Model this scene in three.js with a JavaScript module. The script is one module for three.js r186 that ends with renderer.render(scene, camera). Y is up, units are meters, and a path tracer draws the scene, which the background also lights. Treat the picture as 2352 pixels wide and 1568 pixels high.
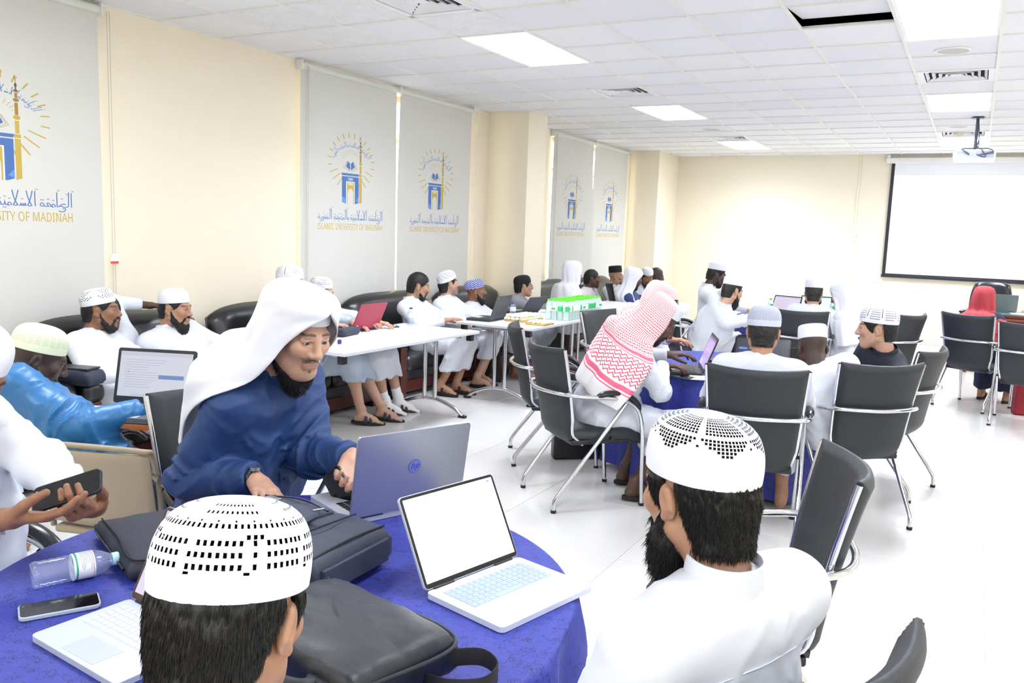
import * as THREE from 'three';
import { RoundedBoxGeometry } from 'three/addons/geometries/RoundedBoxGeometry.js';
import { mergeGeometries } from 'three/addons/utils/BufferGeometryUtils.js';
import { ImprovedNoise } from 'three/addons/math/ImprovedNoise.js';
import { RectAreaLightUniformsLib } from 'three/addons/lights/RectAreaLightUniformsLib.js';
RectAreaLightUniformsLib.init();

// ---------------------------------------------------------------- camera, sky, exposure
const scene = new THREE.Scene();
const camera = new THREE.PerspectiveCamera(2 * Math.atan(784 / 1935.5) * 180 / Math.PI, 1.5, 0.05, 60);
{
  const yaw = 0.49689, pitch = -0.131029, roll = 0.036185;
  const f = new THREE.Vector3(-Math.sin(yaw) * Math.cos(pitch), Math.sin(pitch), -Math.cos(yaw) * Math.cos(pitch));
  const r = new THREE.Vector3(Math.cos(yaw), 0, -Math.sin(yaw)), u = new THREE.Vector3().crossVectors(r, f);
  const R = r.clone().multiplyScalar(Math.cos(roll)).addScaledVector(u, Math.sin(roll));
  const U = u.clone().multiplyScalar(Math.cos(roll)).addScaledVector(r, -Math.sin(roll));
  camera.quaternion.setFromRotationMatrix(new THREE.Matrix4().makeBasis(R, U, f.clone().negate()));
  camera.position.set(0, 1.6, 0);
}
scene.background = new THREE.Color().setRGB(5.5, 5.2, 4.6);
const renderer = new THREE.WebGLRenderer({ antialias: true });
renderer.toneMapping = THREE.LinearToneMapping;
renderer.toneMappingExposure = 1.8;
renderer.shadowMap.enabled = true;
const PANEL = 27, PANEL_COLOR = new THREE.Color().setRGB(0.93, 0.985, 1.07);   // light of one ceiling fitting

// ---------------------------------------------------------------- helpers
const V = (x, y, z) => new THREE.Vector3(x, y, z), PI = Math.PI, rad = (d) => d * PI / 180;
const clamp = (x, a, b) => Math.min(b, Math.max(a, x)), lerp = (a, b, t) => a + (b - a) * t, sstep = (a, b, x) => { const t = clamp((x - a) / (b - a), 0, 1); return t * t * (3 - 2 * t); };
let seed = 7;
const rnd = () => { seed = (seed * 1664525 + 1013904223) >>> 0; return seed / 4294967296; };
const rr = (a, b) => a + (b - a) * rnd();
const perlin = new ImprovedNoise(), noise = (x, y, z) => perlin.noise(x + 31.7, y + 17.3, z + 53.1);
const taken = new Map();
function numbered(name) { const n = taken.get(name) ?? 0; taken.set(name, n + 1); return n ? name + '_' + String(n).padStart(3, '0') : name; }
function tag(o, label, category, group, kind) { if (label) o.userData.label = label; if (category) o.userData.category = category; if (group) o.userData.group = group; if (kind) o.userData.kind = kind; return o; }
function thing(name, label, category, [x, y, z] = [0, 0, 0], turn = 0, group) {
  const o = new THREE.Group(); o.name = numbered(name); o.position.set(x, y, z); o.rotation.y = turn; scene.add(o);
  return tag(o, label, category, group);
}
function plain(list) {   // make geometries mergeable
  list = [].concat(list).map((g) => { const h = g.index ? g : g.clone(); if (!h.index) { const n = h.attributes.position.count; h.setIndex([...Array(n).keys()]); } return h; });
  const uv = list.every((g) => g.attributes.uv), col = list.every((g) => g.attributes.color);
  for (const g of list) { for (const k of Object.keys(g.attributes)) if (!(k === 'position' || k === 'normal' || (k === 'uv' && uv) || (k === 'color' && col))) g.deleteAttribute(k); g.morphAttributes = {}; }
  return list.length === 1 ? list[0] : mergeGeometries(list);
}
function obj(name, geos, mat, parent = scene, label) {
  const m = new THREE.Mesh(plain(geos), mat); m.name = parent === scene ? numbered(name) : name; m.castShadow = m.receiveShadow = true; parent.add(m);
  if (label) m.userData.label = label;
  return m;
}
function struct(name, geos, mat, parent = scene) { const m = obj(name, geos, mat, parent); if (parent === scene) { m.name = name; m.userData.kind = 'structure'; } return m; }
const mv = (g, x, y, z) => g.translate(x, y, z);
const box = (w, h, d, x = 0, y = 0, z = 0) => new THREE.BoxGeometry(w, h, d).translate(x, y, z);
const span = (x0, x1, y0, y1, z0, z1) => box(x1 - x0, y1 - y0, z1 - z0, (x0 + x1) / 2, (y0 + y1) / 2, (z0 + z1) / 2);
const rbox = (w, h, d, r, x = 0, y = 0, z = 0, s = 2) => new RoundedBoxGeometry(w, h, d, s, Math.min(r, w / 2.01, h / 2.01, d / 2.01)).translate(x, y, z);
const cyl = (r0, r1, h, n = 20, x = 0, y = 0, z = 0) => new THREE.CylinderGeometry(r1, r0, h, n).translate(x, y, z);
function rod(a, b, r0, r1 = r0, n = 12) {
  a = V(...a); b = V(...b); const d = b.clone().sub(a), g = new THREE.CylinderGeometry(r1, r0, d.length(), n);
  return g.applyQuaternion(new THREE.Quaternion().setFromUnitVectors(V(0, 1, 0), d.normalize())).translate((a.x + b.x) / 2, (a.y + b.y) / 2, (a.z + b.z) / 2);
}
const curve = (pts, closed = false, t = 0.5) => new THREE.CatmullRomCurve3(pts.map((p) => V(...p)), closed, 'catmullrom', t);
const tube = (pts, r, n = 24, m = 8, closed = false) => new THREE.TubeGeometry(curve(pts, closed), n, r, m, closed);
const lathe = (pts, n = 24) => new THREE.LatheGeometry(pts.map(([x, y]) => new THREE.Vector2(x, y)), n);
// closed slab over a grid: f(u, v) -> [x, y, z] with u, v in 0..1, thickness along the surface normal
function slab(f, nu, nv, th, uvw = 1, uvh = 1) {
  const P = [], N = [], e = 1e-3;
  for (let j = 0; j <= nv; j++) for (let i = 0; i <= nu; i++) {
    const u = i / nu, v = j / nv, p = V(...f(u, v)), a = V(...f(Math.min(1, u + e), v)).sub(V(...f(Math.max(0, u - e), v))), b = V(...f(u, Math.min(1, v + e))).sub(V(...f(u, Math.max(0, v - e))));
    P.push(p); N.push(a.cross(b).normalize());
  }
  const pos = [], uv = [], idx = [], W = nu + 1, n = P.length, T = typeof th === 'function' ? th : () => th;
  for (let s = 0; s < 2; s++) for (let k = 0; k < n; k++) { const u = (k % W) / nu, v = Math.floor(k / W) / nv, h = T(u, v) * (s ? -0.5 : 0.5); pos.push(P[k].x + N[k].x * h, P[k].y + N[k].y * h, P[k].z + N[k].z * h); uv.push(u * uvw, v * uvh); }
  for (let j = 0; j < nv; j++) for (let i = 0; i < nu; i++) { const a = j * W + i, b = a + 1, c = a + W, d = c + 1; idx.push(a, b, d, a, d, c, n + a, n + d, n + b, n + a, n + c, n + d); }
  const rim = (a, b) => idx.push(a, n + a, n + b, a, n + b, b);
  for (let i = 0; i < nu; i++) { rim(i, i + 1); rim(nv * W + i + 1, nv * W + i); }
  for (let j = 0; j < nv; j++) { rim((j + 1) * W, j * W); rim(j * W + nu, (j + 1) * W + nu); }
  const g = new THREE.BufferGeometry(); g.setAttribute('position', new THREE.Float32BufferAttribute(pos, 3)); g.setAttribute('uv', new THREE.Float32BufferAttribute(uv, 2)); g.setIndex(idx); g.computeVertexNormals(); return g;
}
// flat strip swept along points, cross-section w (along side) by h
function strap(pts, w, h, side = [0, 1, 0], n = 24) {
  const c = curve(pts), s = V(...side);
  return slab((u, v) => { const p = c.getPointAt(v); return [p.x + s.x * w * (u - 0.5), p.y + s.y * w * (u - 0.5), p.z + s.z * w * (u - 0.5)]; }, 2, n, h);
}
function extrude(pts, depth, bevel = 0.002, holes = []) {
  const s = new THREE.Shape(pts.map(([x, y]) => new THREE.Vector2(x, y)));
  for (const h of holes) s.holes.push(new THREE.Path(h.map(([x, y]) => new THREE.Vector2(x, y))));
  return new THREE.ExtrudeGeometry(s, { depth, bevelEnabled: bevel > 0, bevelThickness: bevel, bevelSize: bevel, bevelSegments: 2, curveSegments: 12 });
}
const rrect = (w, d, r, n = 5) => { const p = []; for (const [sx, sy, a0] of [[1, 1, 0], [-1, 1, 90], [-1, -1, 180], [1, -1, 270]]) for (let i = 0; i <= n; i++) { const a = rad(a0 + 90 * i / n); p.push([sx * (w / 2 - r) + r * Math.cos(a), sy * (d / 2 - r) + r * Math.sin(a)]); } return p; };
const plate = (w, h, d, r, b = 0.001) => extrude(rrect(w - 2 * b, d - 2 * b, r), h - 2 * b, b).rotateX(-PI / 2).translate(0, b, 0);   // rounded plate lying flat, bottom at y = 0
function canvas(w, h, draw, srgb = true) { const c = document.createElement('canvas'); c.width = w; c.height = h; draw(c.getContext('2d'), w, h); const t = new THREE.CanvasTexture(c); if (srgb) t.colorSpace = THREE.SRGBColorSpace; t.wrapS = t.wrapT = THREE.RepeatWrapping; return t; }
function grey(n, f) { const d = new Uint8Array(n * n * 4); for (let y = 0; y < n; y++) for (let x = 0; x < n; x++) { const v = clamp(f(x / n, y / n) * 255, 0, 255), i = (y * n + x) * 4; d[i] = d[i + 1] = d[i + 2] = v; d[i + 3] = 255; } const t = new THREE.DataTexture(d, n, n); t.wrapS = t.wrapT = THREE.RepeatWrapping; t.magFilter = THREE.LinearFilter; t.needsUpdate = true; return t; }
const loopNoise = (x, y, f, s) => { const a = x * 2 * PI, b = y * 2 * PI, k = f / (2 * PI); return noise(Math.cos(a) * k + s, Math.sin(a) * k, Math.cos(b) * k) * 0.6 + noise(Math.sin(b) * k + s, Math.cos(a) * k, 5 + Math.sin(a) * k) * 0.6; };
const std = (color, roughness = 0.6, more = {}) => new THREE.MeshStandardMaterial({ color, roughness, ...more });
const phys = (color, roughness = 0.6, more = {}) => new THREE.MeshPhysicalMaterial({ color, roughness, ...more });
const rep = (t, x, y) => { const c = t.clone(); c.repeat.set(x, y); c.needsUpdate = true; return c; };

// ---------------------------------------------------------------- materials
const leatherBump = grey(256, (x, y) => 0.5 + 0.5 * loopNoise(x, y, 40, 1) + 0.25 * loopNoise(x, y, 90, 9));
const weaveBump = grey(128, (x, y) => 0.5 + 0.25 * Math.sin(x * 2 * PI * 32) + 0.25 * Math.sin(y * 2 * PI * 32));
const M = {
  wall: std('#f7edd6', 0.9), wallBack: std('#f7eed8', 0.9), tile: std('#f1f1f4', 0.92), grid: std('#eeeee8', 0.5), slabGrey: std('#55534f', 0.95),
  floor: phys('#d6d4d1', 0.16, { specularIntensity: 0.8 }), joint: std('#d9d6d0', 0.7), base: std('#e4e0d8', 0.4),
  chairLeather: phys('#202429', 0.5, { bumpMap: rep(leatherBump, 6, 6), bumpScale: 0.0006 }), sofaLeather: phys('#15161a', 0.33, { clearcoat: 0.25, clearcoatRoughness: 0.35 }),
  chrome: std('#d6d8dc', 0.13, { metalness: 1 }), steel: std('#b9bcc2', 0.3, { metalness: 1 }), blackPlastic: std('#16171a', 0.35), rubber: std('#202124', 0.8), padBlack: phys('#1c1e24', 0.25),
  wood: std('#4a1d18', 0.35), deskWood: std('#5a2418', 0.35), deskTop: std('#3f7270', 0.45), white: std('#f2f2f2', 0.5), tableTop: std('#e6e7ea', 0.4), tableEdge: std('#c9ccd2', 0.5),
  darkFabric: phys('#262a38', 0.75), blind: std('#dfe3dc', 0.9), cream: std('#ece3c6', 0.7), glass: phys('#ffffff', 0.03, { transmission: 1, thickness: 0 }), frame: std('#8a7a5c', 0.6),
  screenBlack: std('#08080a', 0.2), silver: std('#b4b7bf', 0.38, { metalness: 0.7 }), silverLight: std('#d9dce4', 0.45), bag: phys('#272c3c', 0.6, { sheen: 0.3, sheenColor: new THREE.Color('#7f8db8') }), bagLeather: phys('#17191e', 0.4, { bumpMap: rep(leatherBump, 5, 5), bumpScale: 0.0004, sheen: 0.2, sheenColor: new THREE.Color('#8fa0c8') }),
};
// ---------------------------------------------------------------- room shell
const WX = -5.42, CY = 3.03, GX = -5.388, GZ = -3.77, BACK = -15.1, RIGHT = 4.2, REAR = 2.6;
const colX = (c) => GX + 0.6 * c, rowZ = (r) => GZ - 0.6 * r;
{
  // floor of large polished tiles with recessed joints
  const floor = struct('floor', span(WX - 0.2, RIGHT + 0.2, -0.2, -0.004, BACK - 0.2, REAR + 0.2), M.joint), T = 0.8, far = [];
  const tg = rbox(T - 0.0025, 0.01, T - 0.0025, 0.0012, 0, -0.005, 0, 1), tones = [M.floor, phys('#d3d1ce', 0.17), phys('#d9d7d4', 0.15)];
  for (let i = 0; i < 12; i++) for (let j = 0; j < 23; j++) {
    const x0 = WX + i * T, z0 = REAR - j * T, w = Math.min(T, RIGHT - x0), d = Math.min(T, z0 - BACK);
    if (w < 0.05 || d < 0.05) continue;
    const full = w > 0.79 && d > 0.79, g = full ? tg : rbox(w - 0.0025, 0.01, d - 0.0025, 0.0012, 0, -0.005, 0, 1), px = x0 + w / 2, pz = z0 - d / 2;
    if (px > 1.8 || pz > 0.5) { far.push((full ? g.clone() : g).translate(px, 0, pz)); continue; }
    obj('floor_tile', g, tones[Math.floor(rnd() * 3)], floor).position.set(px, 0, pz);
  }
  tag(obj('floor_tile', far, M.floor, floor), null, null, null, 'stuff');
  // ceiling: structural slab, void, suspended tiles in a T-bar grid
  const ceil = struct('ceiling', span(WX - 0.2, RIGHT + 0.2, 3.42, 3.6, BACK - 0.2, REAR + 0.2), M.slabGrey);
  const lights = (c, r) => (c === 3 || c === 8 || c === 13) && ((r + 9) % 6 === 0 || (r + 8) % 6 === 0) && r >= -9;
  const vents = (c, r) => (c === 3 || c === 8) && (r === 1 || r === 7 || r === 14 - (c === 3 ? 0 : 0));
  const stainTex = canvas(256, 256, (k, w, h) => {
    k.fillStyle = '#f0f0f2'; k.fillRect(0, 0, w, h);
    for (let i = 0; i < 1600; i++) { const x = rnd() * w, y = rnd() * h, d = Math.max(0, noise(x * 0.018, y * 0.018, 2) + 0.25); k.fillStyle = `rgba(160,145,122,${0.09 * d})`; k.beginPath(); k.arc(x, y, 1 + rnd() * 4, 0, 7); k.fill(); }
  });
  const stained = std('#ffffff', 0.92, { map: stainTex }), tileTones = [M.tile, std('#eeeef2', 0.92), std('#f3f3f4', 0.92)];
  const tileG = rbox(0.592, 0.016, 0.592, 0.003, 0, CY + 0.012, 0, 1), rest = [];
  for (let c = 0; c < 16; c++) for (let r = -11; r < 19; r++) {
    if (lights(c, r) || vents(c, r)) continue;
    const x0 = c ? colX(c) : WX, x1 = Math.min(colX(c + 1), RIGHT), z1 = Math.min(rowZ(r), REAR), z0 = Math.max(rowZ(r + 1), BACK), cx = (x0 + x1) / 2, cz = (z0 + z1) / 2;
    const full = x1 - x0 > 0.59 && x1 - x0 < 0.61 && z1 - z0 > 0.59, g = full ? tileG : rbox(x1 - x0 - 0.008, 0.016, z1 - z0 - 0.008, 0.003, 0, CY + 0.012, 0, 1);
    if (x0 > 1.1 || z1 > -2.5) { rest.push((full ? g.clone() : g).translate(cx, 0, cz)); continue; }
    const st = [[1, 1], [2, 1], [2, 0], [3, 2], [1, 2]].some(([a, b]) => a === c && b === r), m = obj('ceiling_tile', g, st ? stained : tileTones[Math.floor(rnd() * 3)], ceil);
    m.position.set(cx, 0, cz);
    if (c === 7 && r === 3) { m.rotation.x = 0.09; m.position.set(cx, 0.042, cz - CY * Math.sin(0.09) + 0.012); m.userData.label = 'lifted ceiling tile showing a dark gap'; }
  }
  tag(obj('ceiling_tile', rest, M.tile, ceil), null, null, null, 'stuff');
  for (let c = 1; c < 16; c++) obj('grid_bar', box(0.024, 0.012, REAR - BACK, colX(c), CY - 0.001, (REAR + BACK) / 2), M.grid, ceil);
  for (let r = -10; r < 19; r++) obj('grid_bar', box(RIGHT - WX, 0.0115, 0.014, (RIGHT + WX) / 2, CY, rowZ(r)), M.grid, ceil);
  const ang = [span(WX, RIGHT, CY - 0.004, CY + 0.03, BACK, BACK + 0.02), span(WX, WX + 0.02, CY - 0.004, CY + 0.03, BACK, REAR)];
  obj('grid_edge', ang, M.grid, ceil);
}
// left wall with three window openings
const WIN = [[-3.75, -2.5], [-8.7, -5.92], [-13.75, -10.98]], WY0 = 0.86, WY1 = 2.96;
{
  const parts = []; let z = REAR;
  for (const [a, b] of WIN) { parts.push(span(WX - 0.2, WX, 0, 3.42, b, z)); parts.push(span(WX - 0.2, WX, 0, WY0, a, b)); parts.push(span(WX - 0.2, WX, WY1, 3.42, a, b)); z = a; }
  parts.push(span(WX - 0.2, WX, 0, 3.42, BACK, z));
  struct('wall_left', parts, M.wall);
  struct('trim_1', rbox(0.55, 3.42, 0.5, 0.004, WX + 0.275, 1.71, -9.46), M.wall);
  struct('trim_2', rbox(0.54, 3.42, 1.06, 0.004, WX + 0.27, 1.71, -14.57), M.wall);
  struct('wall_back', span(WX - 0.2, RIGHT + 0.2, 0, 3.42, BACK - 0.2, BACK), M.wallBack);
  struct('wall_right', span(RIGHT, RIGHT + 0.2, 0, 3.42, BACK, REAR), M.wall);
  struct('wall_rear', span(WX - 0.2, RIGHT + 0.2, 0, 3.42, REAR, REAR + 0.2), M.wall);
  struct('baseboard_back', rbox(RIGHT - WX - 0.54, 0.1, 0.014, 0.003, (RIGHT + WX + 0.54) / 2, 0.05, BACK + 0.007), M.base);
  struct('baseboard_left', [rbox(0.014, 0.1, 11.8, 0.003, WX + 0.007, 0.05, -3.3), rbox(0.014, 0.1, 4.3, 0.003, WX + 0.007, 0.05, -11.87)], M.base);
  WIN.forEach(([a, b], i) => {
    const w = struct('window_' + (i + 1), [span(WX - 0.17, WX - 0.1, WY0, WY0 + 0.06, a, b), span(WX - 0.17, WX - 0.1, WY1 - 0.06, WY1, a, b), span(WX - 0.17, WX - 0.1, WY0, WY1, a, a + 0.06), span(WX - 0.17, WX - 0.1, WY0, WY1, b - 0.06, b)], M.frame);
    const mid = i === 0 ? (a + b) / 2 : i === 1 ? -7.26 : -12.38;
    obj('mullion', span(WX - 0.16, WX - 0.06, WY0 + 0.06, i ? 2.52 : WY1 - 0.06, mid - 0.04, mid + 0.04), M.frame, w); obj('transom', span(WX - 0.16, WX - 0.11, 2.48, 2.52, a + 0.06, b - 0.06), M.frame, w);
    obj('pane', box(0.006, WY1 - WY0 - 0.12, mid - a - 0.06, WX - 0.14, (WY0 + WY1) / 2, (a + mid + 0.06) / 2), M.glass, w); obj('pane', box(0.006, WY1 - WY0 - 0.12, b - mid - 0.06, WX - 0.14, (WY0 + WY1) / 2, (b + mid - 0.06) / 2), M.glass, w);
  });
}
// ---------------------------------------------------------------- ceiling fittings
{
  const glow = std('#ffffff', 0.6, { emissive: new THREE.Color(1, 1, 1), emissiveIntensity: 2.2 }), glowDim = std('#ffffff', 0.6, { emissive: new THREE.Color(1, 1, 1), emissiveIntensity: 0.5 }), louvre = std('#f4f5fa', 0.45), house = std('#f6f6f6', 0.7);
  const housing = [span(-0.3, 0.3, 0.115, 0.125, -0.6, 0.6), span(-0.3, -0.288, 0, 0.12, -0.6, 0.6), span(0.288, 0.3, 0, 0.12, -0.6, 0.6), span(-0.3, 0.3, 0, 0.12, -0.6, -0.588), span(-0.3, 0.3, 0, 0.12, 0.588, 0.6)];
  const hg = plain(housing), fg = plain([span(-0.3, -0.272, -0.004, 0.006, -0.6, 0.6), span(0.272, 0.3, -0.004, 0.006, -0.6, 0.6), span(-0.272, 0.272, -0.004, 0.006, -0.6, -0.572), span(-0.272, 0.272, -0.004, 0.006, 0.572, 0.6)]);
  const tubeG = cyl(0.014, 0.014, 1.12, 12).rotateX(PI / 2), longG = box(0.004, 0.045, 1.14), crossG = box(0.545, 0.045, 0.004), where = { 3: { 3: 'nearest of three on the left', 9: 'dimmer one in the middle of the left row', 15: 'nearest the far wall' }, 8: { 3: 'large in the top right corner', 9: 'near the hanging projector', 15: 'behind the projector' } };
  for (const c of [3, 8, 13]) for (const r of [-9, -3, 3, 9, 15]) {
    const seen = c < 13 && r > 0, t = thing('ceiling_light', seen ? 'white louvred ceiling light panel, ' + where[c][r] : 'white louvred ceiling light panel outside the picture', 'ceiling light', [colX(c) + 0.3, CY, rowZ(r) - 0.6], 0, 'louvred ceiling lights');
    obj('housing', hg, house, t); obj('frame', fg, house, t);
    for (const x of [-0.2, -0.066, 0.066, 0.2]) obj('lamp_tube', tubeG, c === 3 && r === 9 ? glowDim : glow, t).position.set(x, 0.085, 0);
    if (seen) { for (const x of [-0.133, 0, 0.133]) obj('louvre_blade', longG, louvre, t).position.set(x, 0.026, 0); for (let k = -3; k <= 3; k++) obj('louvre_blade', crossG, louvre, t).position.set(0, 0.026, k * 0.15); }
    const dim = c === 3 && r === 9 ? 0.3 : 1, L = new THREE.RectAreaLight(PANEL_COLOR, seen ? PANEL * dim : PANEL * 0.62, 0.54, 1.14); L.rotation.x = -PI / 2; L.position.y = seen ? 0.066 : 0.02; t.add(L);
  }
  // square four-way air diffusers
  const ventWhite = std('#f5f5f8', 0.5), sheet = std('#8f908e', 0.5, { metalness: 0.6 });
  const ring = (s, y, w, tilt) => plain([0, 1, 2, 3].map((k) => { const h = s / 2; return extrude([[-h, 0], [h, 0], [h - w, 0.03], [-h + w, 0.03]], 0.003, 0).rotateX(tilt).translate(0, y, h).rotateY(k * PI / 2); }));
  const rings = [0.46, 0.36, 0.26, 0.16].map((s) => ring(s, 0.002, 0.032, -0.75)), ventFrame = plain([0, 1, 2, 3].map((k) => box(0.6, 0.008, 0.06, 0, 0.002, 0.27).rotateY(k * PI / 2)));
  for (const [c, r, label] of [[3, 1, 'square white air vent at the top of the picture, dusty ring around it'], [3, 7, 'square white air vent between two light panels on the left'], [3, 14, 'square white air vent just before the light panel nearest the far wall'], [8, 1, 'square white air vent above the picture'], [8, 7, 'square white air vent below the round ceiling speaker on the right'], [8, 14, 'square white air vent behind the hanging projector']]) {
    const t = thing('air_vent', label, 'air vent', [colX(c) + 0.3, CY, rowZ(r) - 0.3], 0, 'square ceiling vents');
    obj('frame', ventFrame, ventWhite, t); for (const g of rings) obj('slat', g, ventWhite, t); obj('core', rbox(0.08, 0.006, 0.08, 0.002, 0, 0.012, 0), ventWhite, t);
    obj('duct', [span(-0.26, 0.26, 0.36, 0.37, -0.26, 0.26), span(-0.26, -0.25, 0, 0.36, -0.26, 0.26), span(0.25, 0.26, 0, 0.36, -0.26, 0.26), span(-0.26, 0.26, 0, 0.36, -0.26, -0.25), span(-0.26, 0.26, 0, 0.36, 0.25, 0.26)], sheet, t);
  }
  for (const [x, z, label] of [[-0.29, -7.2, 'round ceiling speaker with grey grille behind the large light panel'], [-3.25, -11.4, 'small round ceiling speaker over the left row of lights'], [-0.33, -11.7, 'round ceiling speaker beside the projector pole']]) {
    const t = thing('ceiling_speaker', label, 'speaker', [x, CY, z], 0, 'round ceiling speakers');
    obj('rim', lathe([[0.105, 0.003], [0.105, -0.004], [0.12, -0.008], [0.128, -0.004], [0.13, 0.003]], 40), M.white, t); obj('grille', cyl(0.106, 0.106, 0.004, 40, 0, 0.0, 0), std('#cdc8bf', 0.7), t);
  }
  const sd = thing('smoke_detector', 'cream round smoke detector under the far ceiling', 'smoke detector', [-0.33, CY, -12.3]);
  obj('base', cyl(0.05, 0.055, 0.03, 24, 0, -0.017, 0), std('#f1ead2', 0.5), sd); obj('sensor', cyl(0.025, 0.035, 0.02, 24, 0, -0.042, 0), std('#e8dfc0', 0.5), sd);
  // projector hanging from the ceiling
  const pj = thing('projector', 'white projector hanging from the ceiling with loose cables', 'projector', [-0.12, 2.6, -10.9]);
  obj('body', rbox(0.42, 0.11, 0.33, 0.025), std('#f5f5f7', 0.4), pj);
  obj('lens', [cyl(0.042, 0.045, 0.04, 24).rotateX(PI / 2).translate(0.1, 0, -0.175)], M.blackPlastic, pj);
  obj('connector_panel', rbox(0.36, 0.075, 0.006, 0.003, 0.01, 0.01, 0.164), std('#7a7f8e', 0.5), pj);
  obj('pole', [rod([0, 0.05, 0], [0, 0.425, 0], 0.016), box(0.12, 0.008, 0.12, 0, 0.42, 0)], std('#3b4152', 0.4), pj);
  for (const [a, b] of [[-0.12, 0.03], [0.06, -0.01], [0.13, 0.04]]) obj('cable', tube([[0.01, 0.4, 0.02], [0.03, 0.2, 0.03], [0.02, 0.09, 0.1], [a, 0.07, 0.19], [a + 0.05, b, 0.19], [a * 0.4, 0.01, 0.17]], 0.006, 30, 6), std('#3a4050', 0.5), pj);
  obj('mount', rbox(0.14, 0.02, 0.14, 0.004, 0, 0.065, 0), std('#dcdde2', 0.4), pj);
  // projection screen on the far wall
  const sc = thing('projection_screen', 'large white projection screen with black border on the far wall', 'projection screen', [-0.1, 0, BACK + 0.05]);
  obj('housing', rbox(2.62, 0.09, 0.09, 0.02, 0, 2.93, 0), M.white, sc); obj('border', box(2.44, 1.82, 0.004, 0, 1.99, 0), std('#1d1f2a', 0.6), sc);
  obj('fabric', box(2.34, 1.76, 0.004, 0, 2.005, 0.003), std('#f4f6fb', 0.85), sc); obj('bottom_bar', rbox(2.46, 0.045, 0.03, 0.008, 0, 1.085, 0.004), std('#22242e', 0.4), sc);
  obj('projected_image', box(2.32, 1.56, 0.002, 0, 1.915, 0.0065), std('#ffffff', 0.9, { emissive: new THREE.Color(1, 1, 1), emissiveIntensity: 0.55 }), sc);
  obj('bracket', [rbox(0.05, 0.07, 0.06, 0.006, -1.27, 2.985, 0), rbox(0.05, 0.07, 0.06, 0.006, 1.27, 2.985, 0)], M.white, sc);
  const tr = thing('cable_trunking', 'thin cream cable trunking running down the far wall', 'trunking', [-1.8, 0, BACK + 0.008]); obj('channel', rbox(0.03, 1.3, 0.014, 0.003, 0, 2.36, 0), M.wall, tr); obj('lower_channel', rbox(0.03, 1.1, 0.014, 0.003, 0, 1.1, 0), M.wall, tr);
  const th = thing('wall_switch', 'small white switch on the far wall under the trunking', 'switch', [-1.77, 1.7, BACK + 0.012]); obj('plate', rbox(0.08, 0.12, 0.02, 0.004), M.white, th); obj('rocker', rbox(0.03, 0.05, 0.008, 0.002, 0, 0.01, 0.013), M.tableEdge, th);
  const so = thing('wall_socket', 'small white wall socket beside the lower corner of the screen', 'socket', [-1.38, 1.0, BACK + 0.01]); obj('plate', rbox(0.14, 0.08, 0.02, 0.004), M.white, so); obj('cover', rbox(0.1, 0.05, 0.01, 0.003, 0, 0, 0.012), M.cream, so);
}
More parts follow.
